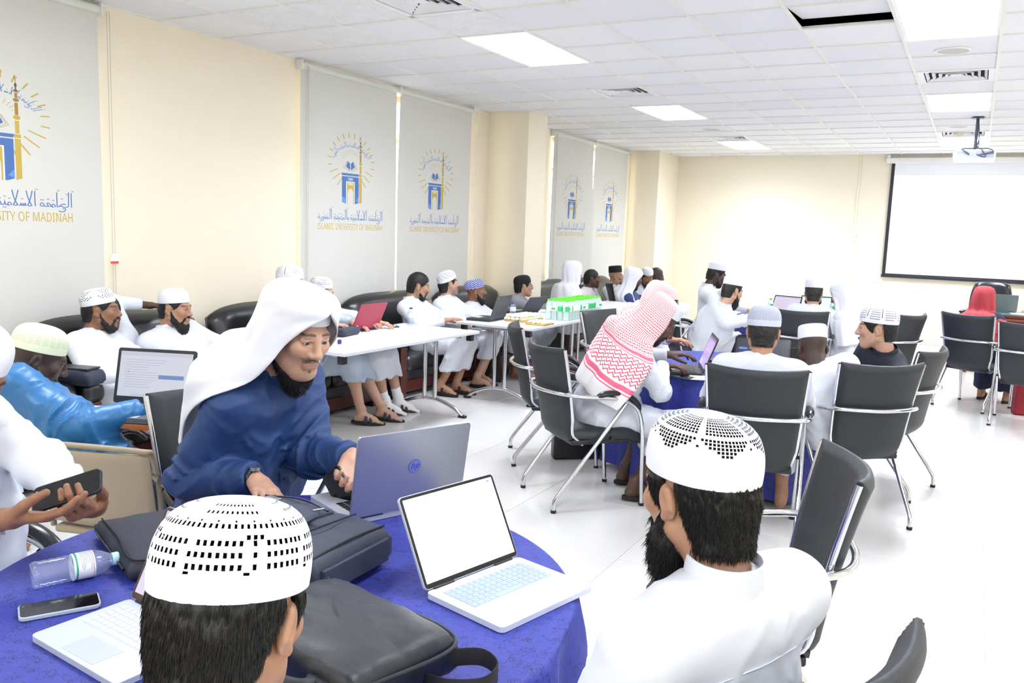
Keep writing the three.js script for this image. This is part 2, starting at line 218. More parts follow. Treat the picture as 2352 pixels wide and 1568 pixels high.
// ---------------------------------------------------------------- printed roller blinds
const BLUE = '#5577b4', GOLD = '#c8ad55';
function arabicRun(k, word, x, y, s) {   // right-to-left run of pen strokes, x is the right end; returns the left end
  const P = (...p) => { k.beginPath(); k.moveTo(x + p[0] * s, y - p[1] * s); for (let i = 2; i < p.length; i += 4) k.quadraticCurveTo(x + p[i] * s, y - p[i + 1] * s, x + p[i + 2] * s, y - p[i + 3] * s); k.stroke(); };
  const dot = (a, b) => { k.beginPath(); const q = 0.07 * s; k.moveTo(x + a * s, y - b * s - q); k.lineTo(x + a * s + q, y - b * s); k.lineTo(x + a * s, y - b * s + q); k.lineTo(x + a * s - q, y - b * s); k.fill(); };
  const hook = (a, b) => { k.beginPath(); const w = k.lineWidth; k.lineWidth = w * 0.55; k.moveTo(x + (a + 0.08) * s, y - (b + 0.1) * s); k.quadraticCurveTo(x + a * s, y - (b - 0.08) * s, x + (a - 0.07) * s, y - (b + 0.1) * s); k.stroke(); k.lineWidth = w; };
  for (const c of word) {
    let w = 0.3;
    if (c === 'A') { P(-0.08, 1.5, -0.1, 0.8, -0.08, 0.02); hook(0.05, 1.65); w = 0.24; }
    else if (c === 'L') { P(-0.06, 1.55, -0.1, 0.5, -0.1, 0.12, -0.14, 0, -0.34, 0); hook(-0.2, 1.3); w = 0.34; }
    else if (c === 'l') { P(-0.05, 1.5, -0.2, 0.6, -0.42, 0.05); P(-0.5, 1.5, -0.4, 0.6, -0.1, 0.05, -0.3, -0.1, -0.45, 0.05); w = 0.58; }
    else if (c === 'J') { P(0, 0.28, -0.2, 0.42, -0.5, 0.1, 0.0, 0.05, -0.02, -0.3, -0.15, -0.62, -0.55, -0.42); P(-0.5, 0.1, -0.6, 0, -0.66, 0); dot(-0.2, -0.18); hook(-0.3, 0.8); w = 0.62; }
    else if (c === 'M') { P(0, 0, -0.02, 0.32, -0.2, 0.26, -0.34, 0.1, -0.18, -0.04, -0.05, -0.02, -0.36, 0); hook(-0.15, 0.6); w = 0.36; }
    else if (c === 'E') { P(0, 0, -0.02, 0.36, -0.26, 0.34, -0.4, 0.3, -0.16, 0.02, -0.3, 0, -0.44, 0); hook(-0.2, 0.7); w = 0.44; }
    else if (c === 'H') { P(0, 0, -0.1, 0.02, -0.12, 0.2, -0.2, 0.5, -0.4, 0.22, -0.44, -0.02, -0.16, 0.02); dot(-0.16, 0.66); dot(-0.33, 0.66); w = 0.5; }
    else if (c === 'S') { P(0, 0, 0, 0.24, -0.04, 0.24, -0.06, 0, -0.16, 0, -0.18, 0, -0.19, 0.24, -0.2, 0, -0.32, 0, -0.34, 0, -0.35, 0.26, -0.38, 0, -0.5, 0); hook(-0.25, 0.62); w = 0.5; }
    else if (c === 'Y') { P(0, 0, -0.08, 0.0, -0.12, 0.28, -0.16, 0, -0.3, 0); dot(-0.07, -0.24); dot(-0.23, -0.24); hook(-0.12, 0.8); w = 0.3; }
    else if (c === 'B') { P(0, 0, -0.05, 0.3, -0.1, 0.34, -0.12, 0, -0.3, 0); dot(-0.12, -0.24); w = 0.28; }
    else if (c === 'N') { P(0, 0, -0.08, 0, -0.12, 0.28, -0.16, 0, -0.3, 0); dot(-0.12, 0.52); w = 0.28; }
    else if (c === 'D') { P(-0.02, 0.45, -0.28, 0.2, -0.24, 0.02, -0.1, -0.06, 0.02, 0); hook(-0.1, 0.8); w = 0.36; }
    else if (c === 'W') { P(0, 0.02, -0.06, 0.4, -0.22, 0.3, -0.32, 0.1, -0.14, 0.04, -0.16, -0.3, -0.46, -0.36); hook(-0.16, 0.7); w = 0.36; }
    else if (c === 'R') { P(-0.02, 0.25, -0.06, -0.25, -0.44, -0.36); w = 0.3; }
    else w = 0.22;
    x -= w * s;
  }
  return x;
}
const EMBLEM = 'ALJAMEH AlSlMYH BALMDYNH ALMNWRH';
const arabicWidth = (word, s) => { let t = 0; for (const c of word) t += { A: 0.24, L: 0.34, l: 0.58, J: 0.62, M: 0.36, E: 0.44, H: 0.5, S: 0.5, Y: 0.3, B: 0.28, N: 0.28, D: 0.36, W: 0.36, R: 0.3 }[c] ?? 0.22; return t * s; };
const printTex = canvas(1024, 1568, (k, w, h) => {   // the whole cloth: 1.42 m by 2.174 m
  k.fillStyle = '#dddcd5'; k.fillRect(0, 0, w, h);
  const cx = 512, cy = 560;
  k.save(); k.translate(0, 379); k.scale(1, 0.615); k.translate(0, -255);
  k.strokeStyle = k.fillStyle = GOLD; k.lineCap = 'butt';
  for (let i = 0; i < 24; i++) {                         // rays
    const a = rad(-90 + i * 15 + 7.5), low = Math.sin(a) > 0.15, r0 = low ? 170 : 225, r1 = low ? 268 : 272; if (Math.sin(a) > 0.93) continue;
    k.lineWidth = 9; k.beginPath(); k.moveTo(cx + Math.cos(a) * r0 * 0.93, cy + Math.sin(a) * r0 * 1.22); k.lineTo(cx + Math.cos(a) * r1 * 0.93, cy + Math.sin(a) * r1 * 1.22); k.stroke();
  }
  k.lineWidth = 3; for (let i = -5; i <= 5; i++) { const a = rad(-90 + i * 13); k.beginPath(); k.moveTo(cx + Math.cos(a) * 80, cy - 10 + Math.sin(a) * 90); k.lineTo(cx + Math.cos(a) * 112, cy - 10 + Math.sin(a) * 132); k.stroke(); }
  k.strokeStyle = k.fillStyle = BLUE; k.lineWidth = 5;   // arched lettering
  const total = arabicWidth(EMBLEM, 1), R = 172; let done = 0;
  for (const c of EMBLEM) { const cw = arabicWidth(c, 1), a = lerp(rad(66), rad(-80), (done + cw / 2) / total); k.save(); k.translate(cx, cy + 5); k.rotate(a); k.translate(0, -R * 1.08); k.lineWidth = 3.4; arabicRun(k, c, 12, 0, 36); k.restore(); done += cw; }
  // gate
  k.fillStyle = BLUE; k.beginPath(); k.moveTo(cx - 110, cy + 118); k.lineTo(cx + 82, cy + 118); k.lineTo(cx + 76, cy + 144); k.lineTo(cx - 104, cy + 144); k.fill();
  k.beginPath(); k.moveTo(cx - 104, cy + 154); k.lineTo(cx + 76, cy + 154); k.lineTo(cx + 76, cy + 440); k.quadraticCurveTo(cx + 55, cy + 452, cx + 40, cy + 458); k.lineTo(cx - 60, cy + 458); k.quadraticCurveTo(cx - 90, cy + 452, cx - 104, cy + 438); k.fill();
  k.fillStyle = '#6f9ad6'; k.beginPath(); k.moveTo(cx - 104, cy + 380); k.lineTo(cx - 66, cy + 400); k.lineTo(cx - 62, cy + 456); k.lineTo(cx - 104, cy + 438); k.fill(); k.beginPath(); k.moveTo(cx + 76, cy + 370); k.lineTo(cx + 46, cy + 420); k.lineTo(cx + 76, cy + 438); k.fill();
  k.fillStyle = '#eef0ea'; k.fillRect(cx - 60, cy + 208, 92, 252); k.fillStyle = GOLD; k.fillRect(cx - 52, cy + 218, 76, 242);
  k.fillStyle = '#dddcd5'; k.beginPath(); k.moveTo(cx - 44, cy + 460); k.lineTo(cx - 44, cy + 330); k.quadraticCurveTo(cx - 38, cy + 300, cx - 14, cy + 284); k.quadraticCurveTo(cx + 10, cy + 300, cx + 16, cy + 330); k.lineTo(cx + 16, cy + 460); k.fill();
  k.fillStyle = '#eef0ea'; k.font = 'bold 27px sans-serif'; k.textAlign = 'center'; for (const [txt, yy] of [['1381', 198], ['1961', 252]]) { k.save(); k.translate(cx - 14, cy + yy); k.scale(1, 1.5); k.fillText(txt, 0, 0); k.restore(); }
  // book
  for (const s of [-1, 1]) { k.fillStyle = BLUE; k.beginPath(); k.moveTo(cx - 14 + s * 4, cy + 10); k.lineTo(cx - 14 + s * 26, cy - 18); k.lineTo(cx - 14 + s * 48, cy + 45); k.lineTo(cx - 14 + s * 4, cy + 82); k.fill(); k.strokeStyle = GOLD; k.lineWidth = 4; k.beginPath(); k.moveTo(cx - 14 + s * 32, cy - 16); k.lineTo(cx - 14 + s * 60, cy + 52); k.lineTo(cx - 14 + s * 6, cy + 92); k.stroke(); k.strokeStyle = '#8d9aa8'; k.lineWidth = 3; k.beginPath(); k.moveTo(cx - 14 + s * 38, cy - 14); k.lineTo(cx - 14 + s * 72, cy + 58); k.lineTo(cx - 14 + s * 8, cy + 98); k.stroke(); }
  // minaret
  k.fillStyle = GOLD; const mx = cx + 96; const R2 = (a, b, ww) => k.fillRect(mx - ww / 2, cy + a, ww, b - a);
  R2(150, 440, 28); k.beginPath(); k.moveTo(mx - 14, cy + 436); k.lineTo(mx + 14, cy + 410); k.lineTo(mx + 8, cy + 440); k.lineTo(mx - 14, cy + 452); k.fill(); R2(118, 144, 32); R2(20, 112, 20); k.beginPath(); k.arc(mx, cy - 4, 17, 0, 7); k.fill();
  k.fillStyle = '#a8884a'; R2(-110, -22, 16); k.beginPath(); k.arc(mx, cy - 130, 14, 0, 7); k.fill(); R2(-180, -146, 13); k.fillStyle = '#8a6d45'; k.beginPath(); k.arc(mx, cy - 196, 11, 0, 7); k.fill(); k.fillStyle = '#6d5a48'; R2(-230, -206, 6); k.beginPath(); k.ellipse(mx, cy - 236, 6, 16, 0, 0, 7); k.fill(); R2(-285, -250, 2.5); k.strokeStyle = '#6d5a48'; k.lineWidth = 2.5; k.beginPath(); k.arc(mx, cy - 293, 6, -0.6, 3.8); k.stroke();
  k.restore();
  // calligraphy line and Latin line
  k.strokeStyle = k.fillStyle = BLUE; k.lineWidth = 5.2; k.lineCap = 'round'; const ws = arabicWidth(EMBLEM, 1), sc = 700 / ws; k.save(); k.translate(862, 958); k.scale(1, 0.74); arabicRun(k, EMBLEM, 0, 0, sc); k.restore();
  k.fillStyle = GOLD; k.font = '58px sans-serif'; k.textAlign = 'center'; const txt = 'ISLAMIC UNIVERSITY OF MADINAH', tw = k.measureText(txt).width; k.save(); k.translate(512, 1029); k.scale(705 / tw, 1); k.fillText(txt, 0, 0); k.restore();
});
{
  const cloth = std('#ffffff', 0.9, { map: printTex }), tubeM = std('#e4e6de', 0.5), capM = std('#f0f0ee', 0.4);
  const blinds = [[-3.13, 'light grey printed roller blind at the left edge, emblem cut off by the picture'], [-6.535, 'light grey printed roller blind left of the narrow bright gap, middle window'], [-7.995, 'light grey printed roller blind right of the narrow bright gap, middle window'], [-11.65, 'left printed roller blind of the far window'], [-13.11, 'right printed roller blind of the far window']];
  blinds.forEach(([z, label], i) => {
    const t = thing('roller_blind', label, 'blind', [WX + 0.045, 0, z], PI / 2, 'printed roller blinds'), W = 1.43;
    // each cloth hangs with a slight belly; the inner edges part a little near the top
    obj('cloth', slab((u, v) => { const inner = (i === 1 || i === 3) ? 1 : (i === 2 || i === 4) ? -1 : 0, pull = inner ? 0.012 * sstep(0.55, 0.95, v) * inner : 0; return [(u - 0.5) * W - pull * (inner > 0 ? u : 1 - u), lerp(0.8, 2.974, v), 0.004 * Math.sin(v * 5 + i) + (i === 3 ? 0.05 * sstep(0.8, 1, u) * (1 - sstep(0.5, 0.8, v)) : 0)]; }, 12, 24, 0.002), cloth, t);
    obj('roller', cyl(0.03, 0.03, W + 0.01, 20).rotateZ(PI / 2).translate(0, 2.985, 0), tubeM, t); obj('bottom_bar', rbox(W, 0.028, 0.014, 0.006, 0, 0.795, 0), tubeM, t);
    for (const s of [-1, 1]) obj('end_cap', rbox(0.014, 0.09, 0.085, 0.02, s * (W / 2 + 0.012), 2.982, 0), capM, t);
    const cx = (i === 0 ? 1 : i % 2 ? -1 : 1) * (W / 2 + (i === 0 ? 0.05 : i % 2 ? -0.05 : 0.05)); obj('pull_cord', [rod([cx, 2.98, 0.03], [cx, 0.95, 0.03], 0.0025), rod([cx + 0.02, 2.98, 0.03], [cx + 0.02, 0.95, 0.03], 0.0025)], std('#cfcabb', 0.6), t);
    if (i === 0) { const s = obj('cord_tag', rbox(0.06, 0.07, 0.006, 0.002, cx + 0.01, 1.3, 0.034), M.white, t); obj('red_stripe', rbox(0.06, 0.018, 0.007, 0.002, cx + 0.01, 1.274, 0.0345), std('#d8552f', 0.5), s); }
  });
}
// ---------------------------------------------------------------- implicit surfaces
function cap(a, b, ra, rb, cut) {   // tapered capsule; cut: flat end at b
  const [ax, ay, az] = a, bx = b[0] - ax, by = b[1] - ay, bz = b[2] - az, L2 = bx * bx + by * by + bz * bz + 1e-9, R = Math.max(ra, rb), L = Math.sqrt(L2);
  return { f: (x, y, z) => { x -= ax; y -= ay; z -= az; const q = (x * bx + y * by + z * bz) / L2, t = q < 0 ? 0 : q > 1 ? 1 : q, dx = x - bx * t, dy = y - by * t, dz = z - bz * t, d = Math.sqrt(dx * dx + dy * dy + dz * dz) - (ra + (rb - ra) * t); return cut ? Math.max(d, (q - 1) * L) : d; }, lo: [0, 1, 2].map((i) => Math.min(a[i], b[i]) - R), hi: [0, 1, 2].map((i) => Math.max(a[i], b[i]) + R) };
}
function ell(c, r, turn) {          // ellipsoid, turn: rotation about x (radians)
  const [cx, cy, cz] = c, [rx, ry, rz] = r, co = Math.cos(turn || 0), si = Math.sin(turn || 0), R = Math.max(rx, ry, rz);
  return { f: (x, y, z) => { x -= cx; y -= cy; z -= cz; if (turn) { const t = y * co + z * si; z = -y * si + z * co; y = t; } const ax = x / rx, ay = y / ry, az = z / rz, k = Math.sqrt(ax * ax + ay * ay + az * az), bx = ax / rx, by = ay / ry, bz = az / rz, g = Math.sqrt(bx * bx + by * by + bz * bz); return g < 1e-9 ? -Math.min(rx, ry, rz) : k * (k - 1) / g; }, lo: c.map((v, i) => v - (turn ? R : r[i])), hi: c.map((v, i) => v + (turn ? R : r[i])) };
}
const sub = (p, k) => ({ ...p, sub: true, k });
const soft = (p, k) => ({ ...p, k });
function field(list, k) {
  const n = list.length, F = list.map((p) => p.f), S = list.map((p) => !!p.sub), K = list.map((p) => p.k ?? k);
  return (x, y, z) => { let d = 1e3; for (let i = 0; i < n; i++) { let e = F[i](x, y, z); const kk = K[i]; if (S[i]) { e = -e; const h = kk - Math.abs(d - e); d = Math.max(d, e) + (h > 0 ? h * h / kk * 0.25 : 0); } else { const h = kk - Math.abs(d - e); d = Math.min(d, e) - (h > 0 ? h * h / kk * 0.25 : 0); } } return d; };
}
function bounds(list, m) { const lo = [1e9, 1e9, 1e9], hi = [-1e9, -1e9, -1e9]; for (const p of list) if (!p.sub && p.lo) for (let i = 0; i < 3; i++) { lo[i] = Math.min(lo[i], p.lo[i] - m); hi[i] = Math.max(hi[i], p.hi[i] + m); } return [lo, hi]; }
function netMesh(f, lo, hi, h) {    // naive surface nets
  const nx = Math.ceil((hi[0] - lo[0]) / h) + 3, ny = Math.ceil((hi[1] - lo[1]) / h) + 3, nz = Math.ceil((hi[2] - lo[2]) / h) + 3, D = new Float32Array(nx * ny * nz), [ox, oy, oz] = lo.map((v) => v - h), B = 4;
  for (let k0 = 0; k0 < nz; k0 += B) for (let j0 = 0; j0 < ny; j0 += B) for (let i0 = 0; i0 < nx; i0 += B) {
    const c = f(ox + (i0 + 1.5) * h, oy + (j0 + 1.5) * h, oz + (k0 + 1.5) * h), far = Math.abs(c) > h * 5.2;
    for (let k = k0; k < Math.min(nz, k0 + B); k++) for (let j = j0; j < Math.min(ny, j0 + B); j++) { let q = (k * ny + j) * nx + i0; for (let i = i0; i < Math.min(nx, i0 + B); i++, q++) D[q] = far ? c : f(ox + i * h, oy + j * h, oz + k * h); }
  }
  const id = new Int32Array(nx * ny * nz).fill(-1), P = [], I = [], off = [0, 1, nx, nx + 1, nx * ny, nx * ny + 1, nx * ny + nx, nx * ny + nx + 1], E = [[0, 1], [2, 3], [4, 5], [6, 7], [0, 2], [1, 3], [4, 6], [5, 7], [0, 4], [1, 5], [2, 6], [3, 7]];
  for (let k = 0; k < nz - 1; k++) for (let j = 0; j < ny - 1; j++) for (let i = 0; i < nx - 1; i++) {
    const q = (k * ny + j) * nx + i; let m = 0; for (let e = 0; e < 8; e++) if (D[q + off[e]] < 0) m |= 1 << e;
    if (m === 0 || m === 255) continue;
    let sx = 0, sy = 0, sz = 0, n = 0;
    for (const [a, b] of E) { if (((m >> a) & 1) === ((m >> b) & 1)) continue; const da = D[q + off[a]], t = da / (da - D[q + off[b]]); sx += (a & 1) + t * ((b & 1) - (a & 1)); sy += ((a >> 1) & 1) + t * (((b >> 1) & 1) - ((a >> 1) & 1)); sz += (a >> 2) + t * ((b >> 2) - (a >> 2)); n++; }
    id[q] = P.length / 3; P.push(ox + (i + sx / n) * h, oy + (j + sy / n) * h, oz + (k + sz / n) * h);
  }
  const quad = (a, b, c, d, flip) => { if (a < 0 || b < 0 || c < 0 || d < 0) return; flip ? I.push(a, c, b, a, d, c) : I.push(a, b, c, a, c, d); };
  const X = 1, Y = nx, Z = nx * ny;
  for (let k = 1; k < nz - 1; k++) for (let j = 1; j < ny - 1; j++) for (let i = 1; i < nx - 1; i++) {
    const q = (k * ny + j) * nx + i, s = D[q] < 0;
    if (s !== D[q + X] < 0) quad(id[q - Y - Z], id[q - Z], id[q], id[q - Y], !s);
    if (s !== D[q + Y] < 0) quad(id[q - X - Z], id[q - X], id[q], id[q - Z], !s);
    if (s !== D[q + Z] < 0) quad(id[q - X - Y], id[q - Y], id[q], id[q - X], !s);
  }
  const g = new THREE.BufferGeometry(); g.setAttribute('position', new THREE.Float32BufferAttribute(P, 3)); g.setIndex(I); g.computeVertexNormals(); return g;
}
const blob = (list, k, h, m = 0.02) => netMesh(field(list, k), ...bounds(list, m + k * 0.3), h);
function paint(g, fn) { const p = g.attributes.position, n = g.attributes.normal, c = new Float32Array(p.count * 3); for (let i = 0; i < p.count; i++) { const v = fn(p.getX(i), p.getY(i), p.getZ(i), n.getX(i), n.getY(i), n.getZ(i)); c[i * 3] = v[0]; c[i * 3 + 1] = v[1]; c[i * 3 + 2] = v[2]; } g.setAttribute('color', new THREE.BufferAttribute(c, 3)); return g; }
function push(g, fn) { const p = g.attributes.position, n = g.attributes.normal; for (let i = 0; i < p.count; i++) { const x = p.getX(i), y = p.getY(i), z = p.getZ(i), d = fn(x, y, z, n.getX(i), n.getY(i), n.getZ(i)); p.setXYZ(i, x + n.getX(i) * d, y + n.getY(i) * d, z + n.getZ(i) * d); } g.computeVertexNormals(); return g; }
const rgb = (hex) => new THREE.Color(hex).toArray(), mix3 = (a, b, t) => [lerp(a[0], b[0], t), lerp(a[1], b[1], t), lerp(a[2], b[2], t)];
const ridge = (x, y, z) => 1 - 2 * Math.abs(noise(x, y, z));

// ---------------------------------------------------------------- hands (w: wrist, d: finger direction, n: palm normal, left: bool)
function handPrims(w, d, n, left, curl = [0.35, 0.35, 0.4, 0.45], thumb = 0.4, spread = 0.06, s = 1) {
  const W = V(...w), D = V(...d).normalize(), N = V(...n); N.addScaledVector(D, -N.dot(D)).normalize(); const T = new THREE.Vector3().crossVectors(D, N).multiplyScalar(left ? -1 : 1);
  const at = (a, b, c, o = W) => o.clone().addScaledVector(D, a * s).addScaledVector(T, b * s).addScaledVector(N, c * s), A = (v) => v.toArray(), out = [];
  out.push(cap(A(at(-0.012, 0, 0)), A(at(0.012, 0, 0)), 0.026 * s, 0.025 * s));
  const kb = [0.03, 0.0105, -0.009, -0.027], kd = [0.088, 0.092, 0.087, 0.077], len = [[0.042, 0.026, 0.02], [0.046, 0.03, 0.021], [0.042, 0.028, 0.02], [0.033, 0.021, 0.018]], rad0 = [0.0098, 0.0098, 0.0092, 0.0082];
  for (let i = 0; i < 4; i++) {
    const K = at(kd[i], kb[i], 0); out.push(cap(A(at(0.008, kb[i] * 0.62, 0.002)), A(K), 0.0155 * s, 0.0125 * s));
    let p = K, ang = curl[i] * 0.75; const dir0 = D.clone().addScaledVector(T, spread * (1.5 - i)).normalize();
    for (let j = 0; j < 3; j++) { const v = dir0.clone().multiplyScalar(Math.cos(ang)).addScaledVector(N, Math.sin(ang)), e = p.clone().addScaledVector(v, len[i][j] * s); out.push(soft(cap(A(p), A(e), (rad0[i] - j * 0.0008) * s, (rad0[i] - 0.0009 - j * 0.0008) * s), 0.004)); p = e; ang += curl[i] * (j ? 0.8 : 1.1); }
  }
  const b = at(0.022, 0.026, 0.006), m = at(0.055, 0.048, 0.012 + 0.03 * thumb), v1 = D.clone().multiplyScalar(0.85).addScaledVector(T, 0.45 - 0.5 * thumb).addScaledVector(N, 0.25 + 0.5 * thumb).normalize(), e1 = m.clone().addScaledVector(v1, 0.032 * s), v2 = v1.clone().addScaledVector(T, -0.25 * thumb).addScaledVector(D, 0.2).normalize(), e2 = e1.clone().addScaledVector(v2, 0.026 * s);
  out.push(cap(A(b), A(m), 0.017 * s, 0.0125 * s), soft(cap(A(m), A(e1), 0.0118 * s, 0.0105 * s), 0.006), soft(cap(A(e1), A(e2), 0.0105 * s, 0.0088 * s), 0.004));
  return out;
}
// ---------------------------------------------------------------- heads (local frame: x = own left, y up, z forward, origin between the ears)
function headPrims(o = {}) {
  const e = [];
  e.push(ell([0, 0.036, -0.014], [0.0755, 0.09, 0.097]), ell([0, -0.03, 0.03], [0.06, 0.085, 0.066]));
  for (const s of [-1, 1]) e.push(soft(cap([s * 0.05, -0.055, 0.0], [s * 0.022, -0.1, 0.062], 0.026, 0.02), 0.03), soft(ell([s * 0.04, -0.018, 0.068], [0.024, 0.022, 0.02]), 0.025));
  e.push(soft(ell([0, -0.102, 0.07], [0.023, 0.018, 0.018]), 0.03), soft(cap([-0.033, 0.024, 0.083], [0.033, 0.024, 0.083], 0.0115, 0.0115), 0.02));
  for (const s of [-1, 1]) e.push(sub(ell([s * 0.032, 0.004, 0.1], [0.02, 0.0115, 0.016]), 0.012));
  for (const s of [-1, 1]) e.push(soft(ell([s * 0.032, 0.0035, 0.0795], [0.0145, 0.0125, 0.0125]), 0.003), soft(cap([s * 0.019, 0.012, 0.091], [s * 0.045, 0.011, 0.082], 0.0042, 0.0035), 0.005), soft(cap([s * 0.02, -0.0075, 0.09], [s * 0.044, -0.0065, 0.082], 0.003, 0.0028), 0.005));
  e.push(soft(cap([0, 0.012, 0.094], [0, -0.028, 0.112], 0.0078, 0.0115), 0.014), soft(ell([0, -0.031, 0.108], [0.0125, 0.01, 0.012]), 0.01));
  for (const s of [-1, 1]) e.push(soft(ell([s * 0.0125, -0.034, 0.1], [0.0085, 0.0075, 0.011]), 0.008), sub(ell([s * 0.0075, -0.0425, 0.106], [0.0038, 0.004, 0.006]), 0.004));
  e.push(soft(cap([-0.02, -0.062, 0.091], [0.02, -0.062, 0.091], 0.007, 0.007), 0.008), soft(cap([-0.016, -0.072, 0.0905], [0.016, -0.072, 0.0905], 0.0078, 0.0078), 0.008), sub(cap([-0.023, -0.0668, 0.1], [0.023, -0.0668, 0.1], 0.0016, 0.0016), 0.003));
  for (const s of [-1, 1]) e.push(soft(ell([s * 0.079, -0.008, -0.01], [0.0085, 0.031, 0.019], 0.18), 0.008), soft(cap([s * 0.0835, 0.012, -0.018], [s * 0.084, -0.018, -0.024], 0.0065, 0.006), 0.006), sub(ell([s * 0.09, -0.006, -0.006], [0.0085, 0.016, 0.0085], 0.18), 0.006), soft(ell([s * 0.0775, -0.034, 0.0], [0.007, 0.009, 0.008]), 0.005));
  e.push(soft(cap([0, -0.05, -0.03], [0, -0.18, -0.055], 0.053, 0.058), 0.03));
  return e;
}
const HEADS = {};
function headGeo(cell) { return (HEADS[cell] ??= blob(headPrims(), 0.02, cell, 0.012)).clone(); }
function headColor(skin, o) {
  const dark = mix3(skin, [0.01, 0.006, 0.004], 0.9), lip = mix3(skin, [0.45, 0.12, 0.1], 0.45), brow = [0.012, 0.009, 0.008];
  return (x, y, z) => {
    const n = noise(x * 60, y * 60, z * 60) * 0.06 + noise(x * 18, y * 18, z * 18) * 0.07; let c = skin.map((v) => v * (1 + n)); const ax = Math.abs(x);
    c = mix3(c, mix3(skin, [0.6, 0.12, 0.08], 0.22), 0.5 * Math.exp(-((ax - 0.042) ** 2 + (y + 0.025) ** 2) / 0.0005) * (z > 0.04 ? 1 : 0));
    if (z > 0.06) {
      const by = 0.026 + 0.004 * Math.cos((ax - 0.03) * 60), b = sstep(0.0055, 0.0022, Math.abs(y - by)) * sstep(0.008, 0.014, ax) * sstep(0.056, 0.046, ax); c = mix3(c, brow, 0.82 * b);
      const l = sstep(0.012, 0.008, Math.abs(y + 0.067)) * sstep(0.027, 0.021, ax) * sstep(0.084, 0.088, z); c = mix3(c, lip, 0.75 * l);
      const ex = (ax - 0.032) / 0.0125, ey = (y - 0.0035) / (o.lids ?? 0.0052), q = ex * ex + ey * ey; if (q < 1.5 && z > 0.076) { const ir = Math.hypot(x - Math.sign(x) * 0.032 - (o.gaze ?? 0), y - 0.0025); const eye = ir < 0.0032 ? [0.005, 0.005, 0.005] : ir < 0.006 ? [0.03, 0.016, 0.01] : [0.42, 0.38, 0.36]; c = mix3(q > 0.9 ? dark : eye, c, sstep(1.1, 1.5, q)); }
    }
    if (o.moustache && z > 0.08) { const dk = [0.014, 0.01, 0.009], g = 0.75 + 0.25 * noise(x * 500, y * 200, z * 200); c = mix3(c, dk, g * sstep(0.0065, 0.003, Math.abs(y + 0.0505 + ax * 0.25 - 0.002)) * sstep(0.033, 0.026, ax)); c = mix3(c, dk, g * sstep(0.0075, 0.004, ax) * sstep(0.006, 0.003, Math.abs(y + 0.086))); }
    if (o.stubble) { const s = sstep(-0.03, -0.055, y) * sstep(-0.02, 0.02, z) * (0.6 + 0.4 * noise(x * 300, y * 300, z * 300)); c = mix3(c, [0.02, 0.016, 0.014], o.stubble * s); if (z > 0.085 && y > -0.058 && y < -0.042) c = mix3(c, [0.02, 0.016, 0.014], Math.min(1, o.stubble * 1.5)); }
    return c;
  };
}
// hair shell: top = cap hides it; line = height of front hairline, nape = lowest point at the back
function hairGeo(cell, grow = 0.009, nape = -0.075, front = 0.062, sideburn = -0.01) {
  const skull = ell([0, 0.036, -0.014], [0.0755 + grow, 0.09 + grow, 0.097 + grow]), low = cap([0, -0.02, -0.055], [0, -0.09, -0.055], 0.058 + grow * 0.6, 0.05 + grow * 0.5), f0 = field([skull, soft(low, 0.03)], 0.03);
  const f = (x, y, z) => { const ax = Math.abs(x), line = z > 0.02 ? lerp(sideburn, front, sstep(0.02, 0.085, z)) : z > -0.005 ? sideburn : z > -0.035 ? lerp(sideburn, 0.035, sstep(0.0, -0.005, z)) * (ax > 0.05 ? 1 : 0) + nape * (ax > 0.05 ? 0 : 1) : nape; const earless = Math.hypot((y + 0.008) / 0.036, (z + 0.008) / 0.026) - 1; return Math.max(f0(x, y, z), (line - y) * 0.7, ax > 0.055 ? -earless * 0.02 : -1); };
  return push(netMesh(f, [-0.11, -0.14, -0.14], [0.11, 0.15, 0.11], cell), (x, y, z) => 0.003 * noise(x * 160, y * 70, z * 160) + 0.002 * noise(x * 60, y * 40, z * 60));
}
function beardGeo(cell, len = 0.02, wide = 1, side = 0.8, chin) {
  if (chin) { const e = [ell([0, -0.128, 0.042], [0.046, 0.036, 0.036]), ell([0, -0.15, 0.05], [0.03, 0.028, 0.026])]; for (const s of [-1, 1]) e.push(cap([s * 0.068, -0.03, 0.0], [s * 0.057, -0.085, 0.014], 0.007, 0.012), cap([s * 0.057, -0.085, 0.014], [s * 0.028, -0.12, 0.046], 0.014, 0.022)); return push(blob(e, 0.014, cell), (x, y, z) => y > -0.095 ? 0.0005 : 0.004 * noise(x * 150, y * 70, z * 150)); }
  const e = [soft(ell([0, -0.1 - len * 0.7, 0.055 + len * 0.12], [0.036 * wide + len * 0.2, 0.03 + len * 0.75, 0.036 + len * 0.1]), 0.02)];
  for (const s of [-1, 1]) e.push(cap([s * 0.0685, -0.025, 0.004], [s * 0.056, -0.078, 0.026], 0.011 * side, (0.017 + len * 0.2) * side), cap([s * 0.056, -0.078 - 0.012 * (1 - side), 0.026], [s * 0.02, -0.108 - len * 0.3, 0.06], (0.019 + len * 0.25) * side, 0.021 + len * 0.28), soft(cap([s * 0.003, -0.05, 0.1], [s * 0.028, -0.058, 0.086], 0.0052, 0.0055), 0.006), soft(cap([s * 0.028, -0.058, 0.086], [s * 0.034, -0.09, 0.072], 0.006, 0.012), 0.008));
  e.push(sub(ell([0, -0.067, 0.1], [0.024, 0.0115, 0.022]), 0.004));
  return push(blob(e, 0.018, cell), (x, y, z) => 0.0035 * noise(x * 190, y * 80, z * 190) + 0.004 * noise(x * 70, y * 40, z * 70));
}
